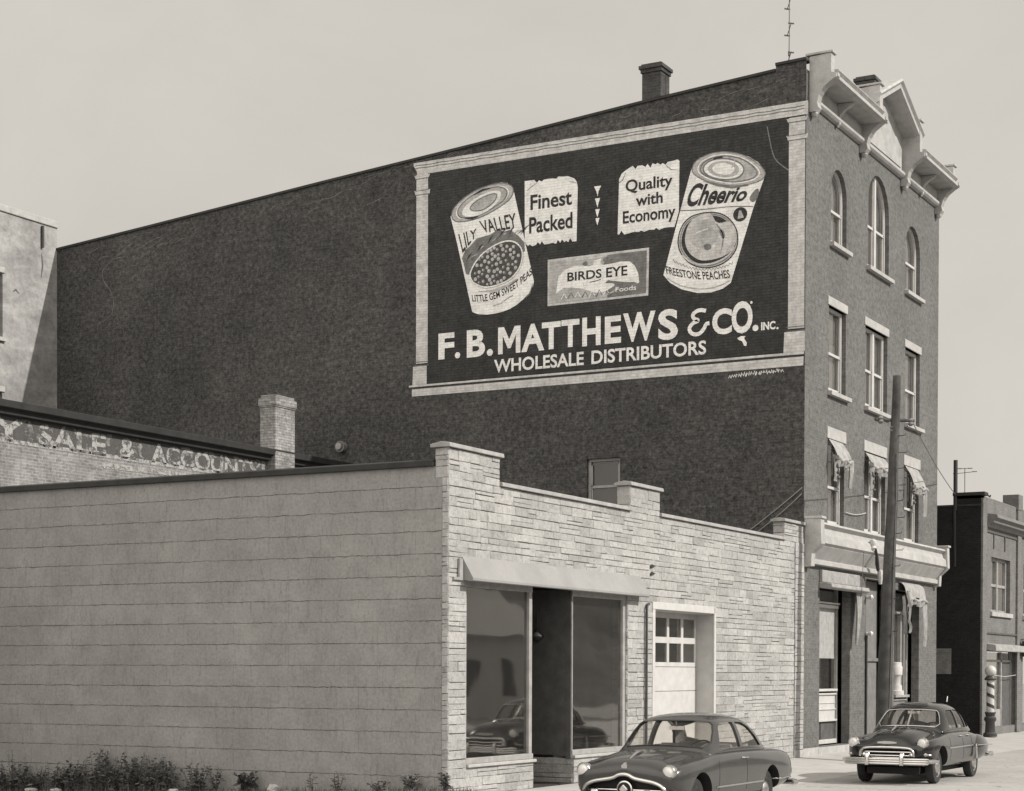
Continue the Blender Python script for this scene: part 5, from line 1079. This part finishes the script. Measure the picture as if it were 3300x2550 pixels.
    m = MB(); c = Vector((S['wheel_x'], -.36, S['belt'] + .02)); ax = Vector((-.75, 0, .62)).normalized(); a = Vector((0, 1, 0)); b = ax.cross(a)
    m.tube([c + (a * math.cos(t) + b * math.sin(t)) * .2 for t in (2 * math.pi * k / 24 for k in range(25))], .013, 8); m.tube([c - a * .2, c + a * .2], .012, 6); m.tube([c, c - ax * .3], .02, 6); part(m, 'steering_wheel', 'rubber')
    m = MB(); m.prism([(-.13, S['mirror'][1]), (.13, S['mirror'][1]), (.13, S['mirror'][1] + .06), (-.13, S['mirror'][1] + .06)], lambda u, v, w: (w, u, v), S['mirror'][0], S['mirror'][0] + .02); m.tube([(S['mirror'][0], 0, S['mirror'][1] + .05), (S['mirror'][0] - .03, 0, S['mirror'][1] + .14)], .012, 6); part(m, 'rear_view_mirror', 'hubcap')
    m = MB(); m.box(S['arches'][0][0] - .45, S['arches'][1][0] + .5, -.55, .55, .2, .34); part(m, 'underbody', 'grille_dark', smooth=None)
    # windscreen rubber, rain gutter
    m = MB(); zt = lambda x, y: tz(x, y)
    rb = BVHTree.FromPolygons([v.co[:] for v in roof.data.vertices], [p.vertices[:] for p in roof.data.polygons])
    def rfx(y, z):
        h = rb.ray_cast(Vector((-3, y, z)), Vector((1, 0, 0))); return h[0].x if h[0] and h[0].x < S['cabin'][0][0] + 1.0 else None
    ring = S['end_windows'][0][0]
    P = []
    for (y, z) in shrink(ring, 1.025):
        x = rfx(y, z)
        if x is not None: P.append((x - .004, y, z))
    if len(P) > 3: m.tube(P + [P[0]], .011, 6); part(m, 'windscreen_seal', S.get('seal', 'rubber'))
    if S.get('divider'):
        m = MB(); P = [(x - .006, 0, z) for z in [ring[0][1] + (max(p[1] for p in ring) - ring[0][1]) * k / 6 for k in range(7)] for x in [cabin_front(gl, z)] if x is not None]
        if len(P) > 2: m.tube(P, .022, 8); part(m, 'windscreen_divider', 'chrome')
    return root, part, dict(sy=sy, fx=fx, tz=tz)
def cabin_front(gl, z):
    b = BVHTree.FromPolygons([v.co[:] for v in gl.data.vertices], [p.vertices[:] for p in gl.data.polygons]); h = b.ray_cast(Vector((-3, .001, z)), Vector((1, 0, 0))); return h[0].x if h[0] else None

def prof(zb, wb, ws, zm, sh, cr, hd, top, wl=None):
    return [(0, zb), (wb * .6, zb), (wb, zb + .02), (ws * .985, zb + .14), (ws, zm), (sh[0], sh[1]), (cr[0], cr[1]), (hd[0], hd[1]), (hd[0] * .5, top - (top - hd[1]) * .18), (0, top)]
shoebox = dict(
    body=[(.02, prof(.44, .50, .66, .60, (.66, .74), (.54, .78), (.36, .80), .83)),
          (.06, prof(.40, .60, .76, .62, (.77, .80), (.60, .82), (.40, .86), .90)),
          (.18, prof(.36, .72, .86, .64, (.84, .88), (.64, .87), (.44, .94), .98)),
          (.45, prof(.33, .80, .90, .66, (.88, .925), (.68, .91), (.48, 1.00), 1.04)),
          (.95, prof(.31, .82, .91, .68, (.895, .96), (.72, .955), (.54, 1.05), 1.085)),
          (1.42, prof(.30, .82, .91, .68, (.90, .985), (.80, .995), (.60, 1.07), 1.10)),
          (1.75, prof(.29, .82, .91, .68, (.90, .995), (.82, 1.02), (.64, 1.03), 1.03)),
          (2.50, prof(.28, .82, .915, .68, (.90, 1.0), (.82, 1.025), (.66, 1.03), 1.03)),
          (3.30, prof(.29, .82, .915, .68, (.90, .99), (.80, 1.02), (.64, 1.04), 1.04)),
          (3.75, prof(.30, .82, .91, .68, (.89, .97), (.76, 1.01), (.58, 1.05), 1.07)),
          (4.30, prof(.33, .80, .90, .66, (.87, .965), (.74, 1.0), (.56, 1.035), 1.055)),
          (4.74, prof(.36, .74, .885, .64, (.85, .93), (.72, .96), (.54, .985), 1.0)),
          (4.95, prof(.40, .68, .83, .62, (.79, .85), (.66, .88), (.50, .90), .91)),
          (5.0, prof(.46, .58, .72, .60, (.68, .77), (.56, .79), (.42, .80), .81))],
    arches=[(.86, .405, .37), (3.78, .40, .36)], wheel_r=.345, track=.70, rim='car_paint_grey', grille_depth=.15,
    cavity=[(1.75, .55), (3.45, .55), (3.45, 1.20), (1.70, 1.20), (1.70, 1.0)],
    grille_hole=smoothed([(-.60, .50), (.60, .50), (.57, .60), (.36, .66), (.18, .69), (0, .76), (-.18, .69), (-.36, .66), (-.57, .60)], 1),
    belt=1.02,
    cabin=[(1.36, [(0, .98), (.5, .98), (.76, .985), (.76, .99), (.72, 1.0), (.62, 1.03), (.4, 1.07), (0, 1.08)]),
           (1.50, [(0, .98), (.55, .98), (.79, .985), (.79, 1.02), (.74, 1.07), (.64, 1.12), (.4, 1.17), (0, 1.18)]),
           (1.80, [(0, .98), (.6, .98), (.81, .99), (.81, 1.06), (.72, 1.26), (.62, 1.40), (.38, 1.45), (0, 1.46)]),
           (2.0, [(0, .98), (.6, .98), (.81, .99), (.81, 1.08), (.72, 1.36), (.64, 1.53), (.38, 1.585), (0, 1.60)]),
           (2.55, [(0, .98), (.6, .98), (.81, .99), (.81, 1.09), (.71, 1.38), (.63, 1.55), (.38, 1.62), (0, 1.635)]),
           (3.10, [(0, .98), (.6, .98), (.81, .99), (.81, 1.09), (.71, 1.37), (.62, 1.53), (.38, 1.60), (0, 1.61)]),
           (3.52, [(0, .98), (.6, .98), (.80, .99), (.80, 1.07), (.71, 1.28), (.61, 1.42), (.36, 1.49), (0, 1.505)]),
           (3.86, [(0, .98), (.55, .98), (.76, .99), (.75, 1.03), (.67, 1.13), (.56, 1.21), (.34, 1.27), (0, 1.285)]),
           (4.05, [(0, .98), (.5, .98), (.68, .985), (.66, .99), (.58, 1.01), (.48, 1.04), (.3, 1.06), (0, 1.07)])],
    side_windows=[[(1.80, 1.09), (2.62, 1.09), (2.62, 1.48), (2.12, 1.475), (1.98, 1.40)], [(2.73, 1.09), (3.56, 1.09), (3.44, 1.25), (3.25, 1.39), (3.02, 1.47), (2.73, 1.48)]],
    end_windows=[(smoothed([(-.715, 1.10), (-.3, 1.135), (.3, 1.135), (.715, 1.10), (.625, 1.425), (.52, 1.50), (-.52, 1.50), (-.625, 1.425)], 1), 1.1, 2.3), (smoothed([(-.64, 1.10), (.64, 1.10), (.55, 1.46), (-.55, 1.46)], 1), 3.2, 4.3)],
    lamp=(.69, .80, .105, .075), trim=(1.40, 4.86, .52), handles=[(2.48, .93)], gaps=[[(1.52, .36), (1.52, .99)], [(2.66, .36), (2.66, 1.0)]],
    seats=[2.55, 3.30], seat_top=1.10, wheel_x=2.05, mirror=(1.95, 1.36))
car1, part, q = build_car(shoebox, 'mid grey two door sedan parked in front of the white garage door', (-20.35, -4.36, -.14), 1.04, 'car_paint_grey')
m = MB()                                                             # arched chrome grille of the grey sedan
arc = smoothed([(-.66, .50), (-.63, .58), (-.50, .645), (-.30, .675), (-.16, .70), (-.07, .755), (.07, .755), (.16, .70), (.30, .675), (.50, .645), (.63, .58), (.66, .50)], 2, False)
m.tube([(min(q['fx'](y, z), .16) - .012, y, z) for y, z in arc], .032, 10)
gr = part(m, 'grille', 'chrome')
m = MB(); m.tube([(.20 - .12 * math.cos(y * 1.2), y, .52) for y in [-.78 + 1.56 * k / 20 for k in range(21)]], [.016] + [.026] * 19 + [.016], 10)
for y in (-.36, .36): m.tube([(.10, y, .53), (.10, y, .33)], .02, 8)
part(m, 'grille_bar', 'chrome', gr)
m = MB(); m.lathe((.09, 0, .535), (-1, 0, 0), [(.130, -.05), (.138, .02), (.126, .05), (.106, .055), (.098, .03)], 28); sp = part(m, 'spinner_ring', 'chrome', gr)
m = MB(); m.lathe((.06, 0, .535), (-1, 0, 0), [(.096, -.02), (.096, .03)], 24); part(m, 'spinner_cup', 'grille_dark', gr)
m = MB(); m.prism([(0, .08), (.08, 0), (0, -.08), (-.08, 0)], lambda u, v, w: (w, u, .535 + v), -.01, .05); part(m, 'spinner_badge', 'hubcap', gr, bevel=.015)
m = MB(); ys = [-.88 + 1.76 * k / 24 for k in range(25)]
for z in (.36, .41, .45): m.tube([(-.10 + .17 * abs(y) ** 3, y, z) for y in ys], [.02] + [.036] * 23 + [.02], 10)
bmp = part(m, 'front_bumper', 'chrome')
for y in (-.42, .42):
    m = MB(); m.prism([(-.17, .30), (-.17, .48), (-.12, .54), (-.06, .54), (-.05, .30)], YZ, 0, 1); m.v = [(x_, y + (b_ - .5) * .10, z_) for (b_, x_, z_) in m.v]; part(m, 'bumper_guard', 'chrome', bmp, bevel=.015)
m = MB(); m.tube([(5.08 - .10 * abs(y) ** 3, y, .42) for y in ys], [.03] + [.055] * 23 + [.03], 10)
for s in (-1, 1): m.tube([(5.0, s * .86, .42), (4.85, s * .915, .43), (4.7, s * .925, .43)], [.05, .045, .02], 8)
part(m, 'rear_bumper', 'chrome')
m = MB(); m.prism([(-.035, .80), (.035, .80), (.05, .88), (0, .93), (-.05, .88)], lambda u, v, w: (w + .05, u, v), -.02, .12); m.tube([(.22, 0, q['tz'](.22, 0) + .0), (.45, 0, q['tz'](.45, 0) + .03), (.70, 0, q['tz'](.7, 0) + .012)], [.012, .03, .008], 8); part(m, 'hood_ornament', 'chrome')
m = MB()
for s in (-1, 1): m.tube([(x, s * (.66 - .03 * abs(x - .8)), q['tz'](x, s * (.66 - .03 * abs(x - .8))) + .001) for x in [.25 + 1.2 * k / 16 for k in range(17)]], .006, 5)
m.tube([(1.44, y, q['tz'](1.44, y) + .002) for y in [-.64 + 1.28 * k / 16 for k in range(17)]], .006, 5); part(m, 'hood_gap', 'grille_dark')

pontoon = dict(
    body=[(.02, prof(.46, .46, .60, .60, (.62, .74), (.40, .76), (.24, .80), .82)),
          (.07, prof(.42, .58, .76, .64, (.78, .84), (.50, .80), (.30, .88), .92)),
          (.20, prof(.38, .72, .88, .66, (.87, .93), (.56, .86), (.36, .99), 1.04)),
          (.50, prof(.34, .80, .925, .68, (.90, .985), (.62, .90), (.42, 1.07), 1.12)),
          (1.00, prof(.32, .82, .935, .70, (.90, 1.00), (.66, .95), (.48, 1.11), 1.16)),
          (1.45, prof(.31, .82, .925, .70, (.885, 1.0), (.74, 1.0), (.56, 1.11), 1.155)),
          (1.80, prof(.30, .82, .915, .70, (.875, .985), (.80, 1.03), (.64, 1.06), 1.06)),
          (2.50, prof(.30, .82, .91, .68, (.87, .96), (.81, 1.03), (.66, 1.06), 1.06)),
          (3.10, prof(.30, .82, .92, .68, (.87, .94), (.80, 1.03), (.64, 1.06), 1.06)),
          (3.55, prof(.31, .82, .935, .68, (.89, .95), (.74, 1.02), (.58, 1.06), 1.08)),
          (4.10, prof(.33, .82, .935, .68, (.90, .93), (.66, .95), (.50, 1.02), 1.05)),
          (4.60, prof(.36, .76, .90, .66, (.85, .86), (.60, .88), (.44, .94), .97)),
          (4.88, prof(.42, .66, .80, .62, (.74, .76), (.54, .78), (.40, .82), .84)),
          (4.96, prof(.48, .54, .64, .60, (.58, .68), (.44, .70), (.30, .72), .73))],
    arches=[(.90, .42, .37), (3.84, .39, .34)], wheel_r=.35, track=.72, rim='rim_paint', grille_depth=.14,
    cavity=[(1.78, .55), (3.45, .55), (3.45, 1.22), (1.74, 1.22), (1.74, 1.02)],
    grille_hole=smoothed([(-.56, .55), (.56, .55), (.54, .70), (.44, .76), (-.44, .76), (-.54, .70)], 1),
    belt=1.06,
    cabin=[(1.40, [(0, 1.0), (.5, 1.0), (.74, 1.01), (.74, 1.02), (.70, 1.04), (.58, 1.08), (.38, 1.12), (0, 1.14)]),
           (1.54, [(0, 1.0), (.55, 1.0), (.77, 1.01), (.77, 1.06), (.71, 1.12), (.60, 1.18), (.38, 1.23), (0, 1.24)]),
           (1.80, [(0, 1.0), (.6, 1.0), (.79, 1.01), (.79, 1.10), (.69, 1.32), (.58, 1.45), (.36, 1.51), (0, 1.52)]),
           (2.04, [(0, 1.0), (.6, 1.0), (.79, 1.01), (.79, 1.12), (.69, 1.40), (.57, 1.56), (.36, 1.625), (0, 1.64)]),
           (2.55, [(0, 1.0), (.6, 1.0), (.79, 1.01), (.79, 1.12), (.69, 1.43), (.57, 1.60), (.36, 1.67), (0, 1.69)]),
           (3.05, [(0, 1.0), (.6, 1.0), (.79, 1.01), (.79, 1.12), (.69, 1.40), (.57, 1.56), (.36, 1.63), (0, 1.65)]),
           (3.50, [(0, 1.0), (.6, 1.0), (.77, 1.01), (.77, 1.10), (.67, 1.29), (.55, 1.41), (.34, 1.49), (0, 1.51)]),
           (3.90, [(0, 1.0), (.55, 1.0), (.72, 1.01), (.71, 1.04), (.62, 1.14), (.50, 1.22), (.32, 1.27), (0, 1.29)]),
           (4.18, [(0, 1.0), (.5, 1.0), (.62, 1.005), (.6, 1.01), (.52, 1.03), (.42, 1.05), (.28, 1.07), (0, 1.08)])],
    side_windows=[[(1.90, 1.115), (2.57, 1.115), (2.57, 1.50), (2.16, 1.49), (2.02, 1.41)], [(2.64, 1.115), (3.22, 1.115), (3.22, 1.48), (2.64, 1.51)], [(3.27, 1.12), (3.56, 1.12), (3.46, 1.28), (3.27, 1.43)]],
    end_windows=[(smoothed([(-.655, 1.145), (-.3, 1.175), (.3, 1.175), (.655, 1.145), (.565, 1.43), (.47, 1.505), (-.47, 1.505), (-.565, 1.43)], 1), 1.1, 2.3), (smoothed([(-.53, 1.16), (.53, 1.16), (.46, 1.46), (-.46, 1.46)], 1), 3.2, 4.4)],
    lamp=(.72, .86, .108, .085), trim=(1.38, 3.35, .72), handles=[(2.42, .95), (3.02, .95)], gaps=[[(1.55, .38), (1.55, 1.0)], [(2.60, .38), (2.60, 1.03)], [(3.28, .62), (3.28, 1.03)]],
    seats=[2.50, 3.28], seat_top=1.14, wheel_x=2.05, mirror=(1.95, 1.42), divider=True, seal='chrome')
car2, part, q = build_car(pontoon, 'dark glossy four door sedan with a wide chrome grille parked before the utility pole', (-8.25, -4.78, -.14), 1.03, 'car_paint_dark')
m = MB(); ys = [-.87 + 1.74 * k / 24 for k in range(25)]
arc = smoothed([(-.56, .58), (-.55, .70), (-.44, .765), (.44, .765), (.55, .70), (.56, .58)], 2, False)
m.tube([(min(q['fx'](y, z), .15) - .012, y, z) for y, z in arc], .028, 10); gr = part(m, 'grille', 'chrome')
for z, hw, r_ in ((.665, .52, .022), (.595, .60, .02), (.54, .56, .028)):
    m = MB(); m.tube([(.17 - .13 * math.cos(y * 1.3), y, z) for y in [-hw + 2 * hw * k / 16 for k in range(17)]], r_, 8); part(m, 'grille_bar', 'chrome', gr)
for s in (-1, 1):
    m = MB(); m.tube([(.10, s * .46, .60), (.09, s * .56, .625), (.14, s * .76, .625), (.24, s * .86, .61)], [.03, .055, .055, .02], 10); m.lathe((.09, s * .50, .60), (-1, 0, 0), [(.055, 0), (.06, .03), (.03, .05)], 16); part(m, 'parking_lamp', 'chrome', gr)
m = MB()
for z in (.44, .485, .53): m.tube([(-.14 + .20 * abs(y) ** 3, y, z) for y in ys], [.018] + [.027] * 23 + [.018], 10)
for s in (-1, 1): m.tube([(-.02, s * .86, .485), (.18, s * .945, .49), (.42, s * .965, .49)], [.05, .045, .02], 8)
bmp = part(m, 'front_bumper', 'chrome')
for y in (-.36, .36):
    m = MB(); m.prism([(-.20, .40), (-.20, .58), (-.15, .66), (-.09, .66), (-.08, .40)], YZ, 0, 1); m.v = [(x_, y + (b_ - .5) * .085, z_) for (b_, x_, z_) in m.v]; part(m, 'bumper_guard', 'chrome', bmp, bevel=.015)
m = MB(); m.tube([(5.08 - .12 * abs(y) ** 3, y, .47) for y in ys], [.03] + [.06] * 23 + [.03], 10)
for s in (-1, 1): m.tube([(5.0, s * .90, .47), (4.75, s * .955, .48), (4.45, s * .965, .48)], [.06, .055, .02], 8)
part(m, 'rear_bumper', 'chrome')
m = MB(); z0 = .86; m.prism([(-.20, z0 + .015), (-.06, z0 + .03), (.06, z0 + .03), (.20, z0 + .015), (.20, z0 - .015), (.06, z0 - .025), (-.06, z0 - .025), (-.20, z0 - .015)], lambda u, v, w: (w, u, v), q['fx'](0, z0) - .02, q['fx'](.2, z0) + .02); part(m, 'hood_badge', 'chrome')
m = MB(); m.tube([(.35, 0, q['tz'](.35, 0) + .02), (.6, 0, q['tz'](.6, 0) + .045), (1.0, 0, q['tz'](1.0, 0) + .015)], [.015, .028, .006], 8); part(m, 'hood_ornament', 'chrome')
for s in (-1, 1):                                                    # bulging rear wing with its stone guard
    m = MB(); n_ = 18; vs = []
    for i in range(n_ + 1):
        t = i / n_; x = 3.32 + 1.52 * t; bul = math.sin(math.pi * min(1, t * 1.02)) ** .55
        for j in range(11):
            a = math.pi * j / 10; vs.append((x, s * (.80 + (.035 + .16 * bul) * math.sin(a)), .66 + (.05 + .27 * bul) * math.cos(a) * (1 - .25 * t)))
    m.add(vs, [(i * 11 + j, i * 11 + j + 1, (i + 1) * 11 + j + 1, (i + 1) * 11 + j) for i in range(n_) for j in range(10)])
    part(m, 'rear_wing', 'car_paint_dark', smooth=70)
    m = MB(); m.prism([(3.36, .44), (3.5, .44), (3.45, .60), (3.42, .76), (3.36, .72)], lambda u, v, w: (u, w, v), s * .955, s * .985); part(m, 'stone_guard', 'chrome', bevel=.008)
    m = MB(); m.tube([(x, s * .985, .72 - .02 * (x - 3.5)) for x in [3.5 + 1.2 * k / 10 for k in range(11)]], .013, 6); part(m, 'wing_trim', 'chrome')
m = MB(); m.tube([(1.5, .78, 1.0), (1.46, .80, 1.35), (1.44, .80, 1.6)], .006, 5); m.tube([(2.9, -.45, 1.66), (2.95, -.45, 1.78)], .012, 5); part(m, 'radio_aerial', 'chrome')

# ================================================================== WEEDS AND STONES ALONG THE BLOCK WALL
def leaf(mb, p, d, l, w, r, m=0):
    d = Vector(d).normalized(); s = d.cross(Vector((r.uniform(-1, 1), r.uniform(-1, 1), r.uniform(-.3, 1)))).normalized(); p = Vector(p)
    mid = p + d * l * .5 + Vector((0, 0, -.02 * l)); tip = p + d * l + Vector((0, 0, -.15 * l))
    mb.add([p, mid + s * w, tip, mid - s * w], [(0, 1, 2, 3)], m)
def weed(label, x, y, h, spread, n, seed, grp='weeds along the block wall', lw=.032, pale=.3):
    r = random.Random(seed); z0 = -.2; t = thing('weed', label, 'plant', (x, y, z0), grp); st = MB(); fo = MB()
    for _ in range(n):
        a = r.uniform(0, 6.283); e = r.uniform(.2, 1) ** .7; top = Vector((x + math.cos(a) * spread * e, y + math.sin(a) * spread * e * .8, z0 + h * r.uniform(.4, .95)))
        b = Vector((x + math.cos(a) * spread * .25 * e, y + math.sin(a) * spread * .2 * e, z0)); top.x = min(top.x, XL - .06); b.x = min(b.x, XL - .05)
        md = b.lerp(top, .55) + Vector((r.uniform(-.05, .05), r.uniform(-.05, .05), .05)); md.x = min(md.x, XL - .05)
        st.tube([b, md, top], [.009, .007, .003], 4)
        k = int(7 + h * 14)
        for i in range(k):
            u = .12 + .88 * i / k; p = (b.lerp(md, u / .55) if u < .55 else md.lerp(top, (u - .55) / .45)); an = r.uniform(0, 6.283)
            leaf(fo, p, (math.cos(an), math.sin(an), r.uniform(-.1, .9)), r.uniform(.05, .17) * (1.25 - .7 * u), lw * r.uniform(.4, 1.2) * (1.2 - .6 * u), r, 1 if r.random() < pale else 0)
    st.build('stem', 'stem', t); fo.build('foliage', ['leaf', 'leaf_pale'], t, recalc=False); return t
bank = lambda y: .14 - .033 * y
mb = MB(); vs = []; nY = 44
for i in range(nY + 1):
    y = -1.2 + 14.6 * i / nY
    for j, (dx, k) in enumerate(((0.0, 1.0), (-.35, .96), (-.7, .75), (-1.2, .35), (-1.9, .0))):
        z = -.21 + (bank(y) + .2) * k + (rng.uniform(-.025, .025) if 0 < j < 4 else 0); vs.append((XL + .05 + dx, y, z if j < 4 else -.22))
mb.add(vs, [(i * 5 + j, i * 5 + j + 1, (i + 1) * 5 + j + 1, (i + 1) * 5 + j) for i in range(nY) for j in range(4)])
tag(mb.build('dirt_bank', 'dirt', smooth=60), kind='structure')
def W(label, y, h, sp, n, seed, dx=-.32, **k):
    t = weed(label, XL + dx, y, h, sp, n, seed, **k); t.location.z += bank(y) + .18; return t
thick = 'dark leafy weed in the thick clump at the left end of the block wall'
r6 = random.Random(61)
for i in range(26): W('slender dry stalk in the weeds at the left end of the block wall', r6.uniform(5.7, 10.6), r6.uniform(.45, .95), .14, 3, 200 + i, -r6.uniform(.15, .5), lw=.012, pale=.5)
for i, (y, h, sp, n, dx) in enumerate(((10.3, .52, .42, 16, -.4), (9.85, .60, .40, 18, -.30), (9.3, .56, .45, 18, -.42), (8.75, .60, .42, 18, -.28), (8.3, .66, .40, 18, -.36), (7.75, .88, .40, 22, -.30), (7.3, .80, .38, 20, -.42), (6.85, .78, .40, 20, -.28), (6.4, .76, .40, 20, -.34), (6.05, .62, .34, 14, -.25))): W(thick, y, h, sp, n, 100 + i, dx)
W('low straggly weed right of the thick clump by the block wall', 5.3, .58, .40, 12, 120)
W('sparse upright weed between the straggly weed and the broad-leaved one', 4.85, .56, .22, 5, 121)
W('broad-leaved dark weed alone against the middle of the block wall', 4.15, .50, .26, 10, 122, lw=.075, pale=.1)
W('single thin stalk rising against the block wall', 2.65, .62, .10, 2, 123, lw=.015)
W('pair of fine grassy stalks near the right end of the block wall', 2.1, .55, .16, 4, 124, lw=.013)
W('low dark weed just left of the stone corner', .62, .36, .26, 10, 125, -.2)
W('thin dark weed at the foot of the stone corner of the low shop', -.02, .50, .12, 7, 126, -.14, lw=.025, pale=.1)
W('small tuft at the foot of the block wall left of the stone corner', 1.2, .26, .22, 8, 127, -.3, lw=.02)
mb = MB(); r9 = random.Random(91)
for _ in range(5200):                                               # short grass and litter on the bank
    y = r9.uniform(-.6, 11); x = XL - r9.uniform(.02, .9); z = bank(y) - .02 - max(0, (XL - x - .35)) * .25; a = r9.uniform(0, 6.28); h = r9.uniform(.03, .13) * (2.4 if y > 5.6 and r9.random() < .5 else 1)
    if 1.0 < y < 5.0 and r9.random() < .6: continue
    p = Vector((x, y, z)); s = Vector((math.cos(a), math.sin(a), 0)) * .007; d = Vector((r9.uniform(-.05, .05), r9.uniform(-.05, .05), h)); mb.add([p - s, p + s, p + d], [(0, 1, 2)], 1 if r9.random() < .4 else 0)
tag(mb.build('grass', ['leaf', 'leaf_pale'], recalc=False), 'short scrubby grass along the foot of the block wall', 'grass', kind='stuff')
def stone(label, x, y, s, seed):
    r = random.Random(seed); bm = bmesh.new(); bmesh.ops.create_icosphere(bm, subdivisions=2, radius=1)
    for v in bm.verts: v.co *= 1 + r.uniform(-.2, .2); v.co = Vector((v.co.x * s[0], v.co.y * s[1], v.co.z * s[2]))
    me = bpy.data.meshes.new('stone'); bm.to_mesh(me); bm.free(); me.materials.append(MATS['rock']); o = bpy.data.objects.new('stone', me); scene.collection.objects.link(o); o.location = (x, y, bank(y) + s[2] * .3); o.rotation_euler.z = r.uniform(0, 3)
    return tag(o, label, 'stone')
stone('largest pale stone at the foot of the block wall by the broad-leaved weed', XL - .42, 3.45, (.14, .12, .10), 1)
stone('flat pale stone under the thick weeds at the far left', XL - .62, 9.15, (.18, .12, .05), 2)
stone('small pale stone right of the flat one under the thick weeds', XL - .62, 8.5, (.11, .08, .05), 3)
stone('small pale stone in front of the straggly weed', XL - .6, 5.6, (.10, .07, .04), 4)

# ================================================================== ACROSS THE STREET (seen only as reflections)
t = thing('wooden_house', 'pale wooden house across the street, seen only as a reflection in the shop window', 'house', (36, -34, 0))
mb = MB(); mb.box(28, 44, -38, -30, -.2, 4.2); mb.build('wall', 'house_wall', t)
mb = MB(); mb.prism([(-29.4, 4.1), (-34, 7.0), (-38.6, 4.1)], YZ, 27.5, 44.5); mb.build('roof', 'house_roof', t)
for x in (30, 34, 38, 41.5):
    mb = MB(); mb.box(x, x + 1.2, -30.02, -29.95, 1.0, 2.8); mb.build('window', 'interior', t)
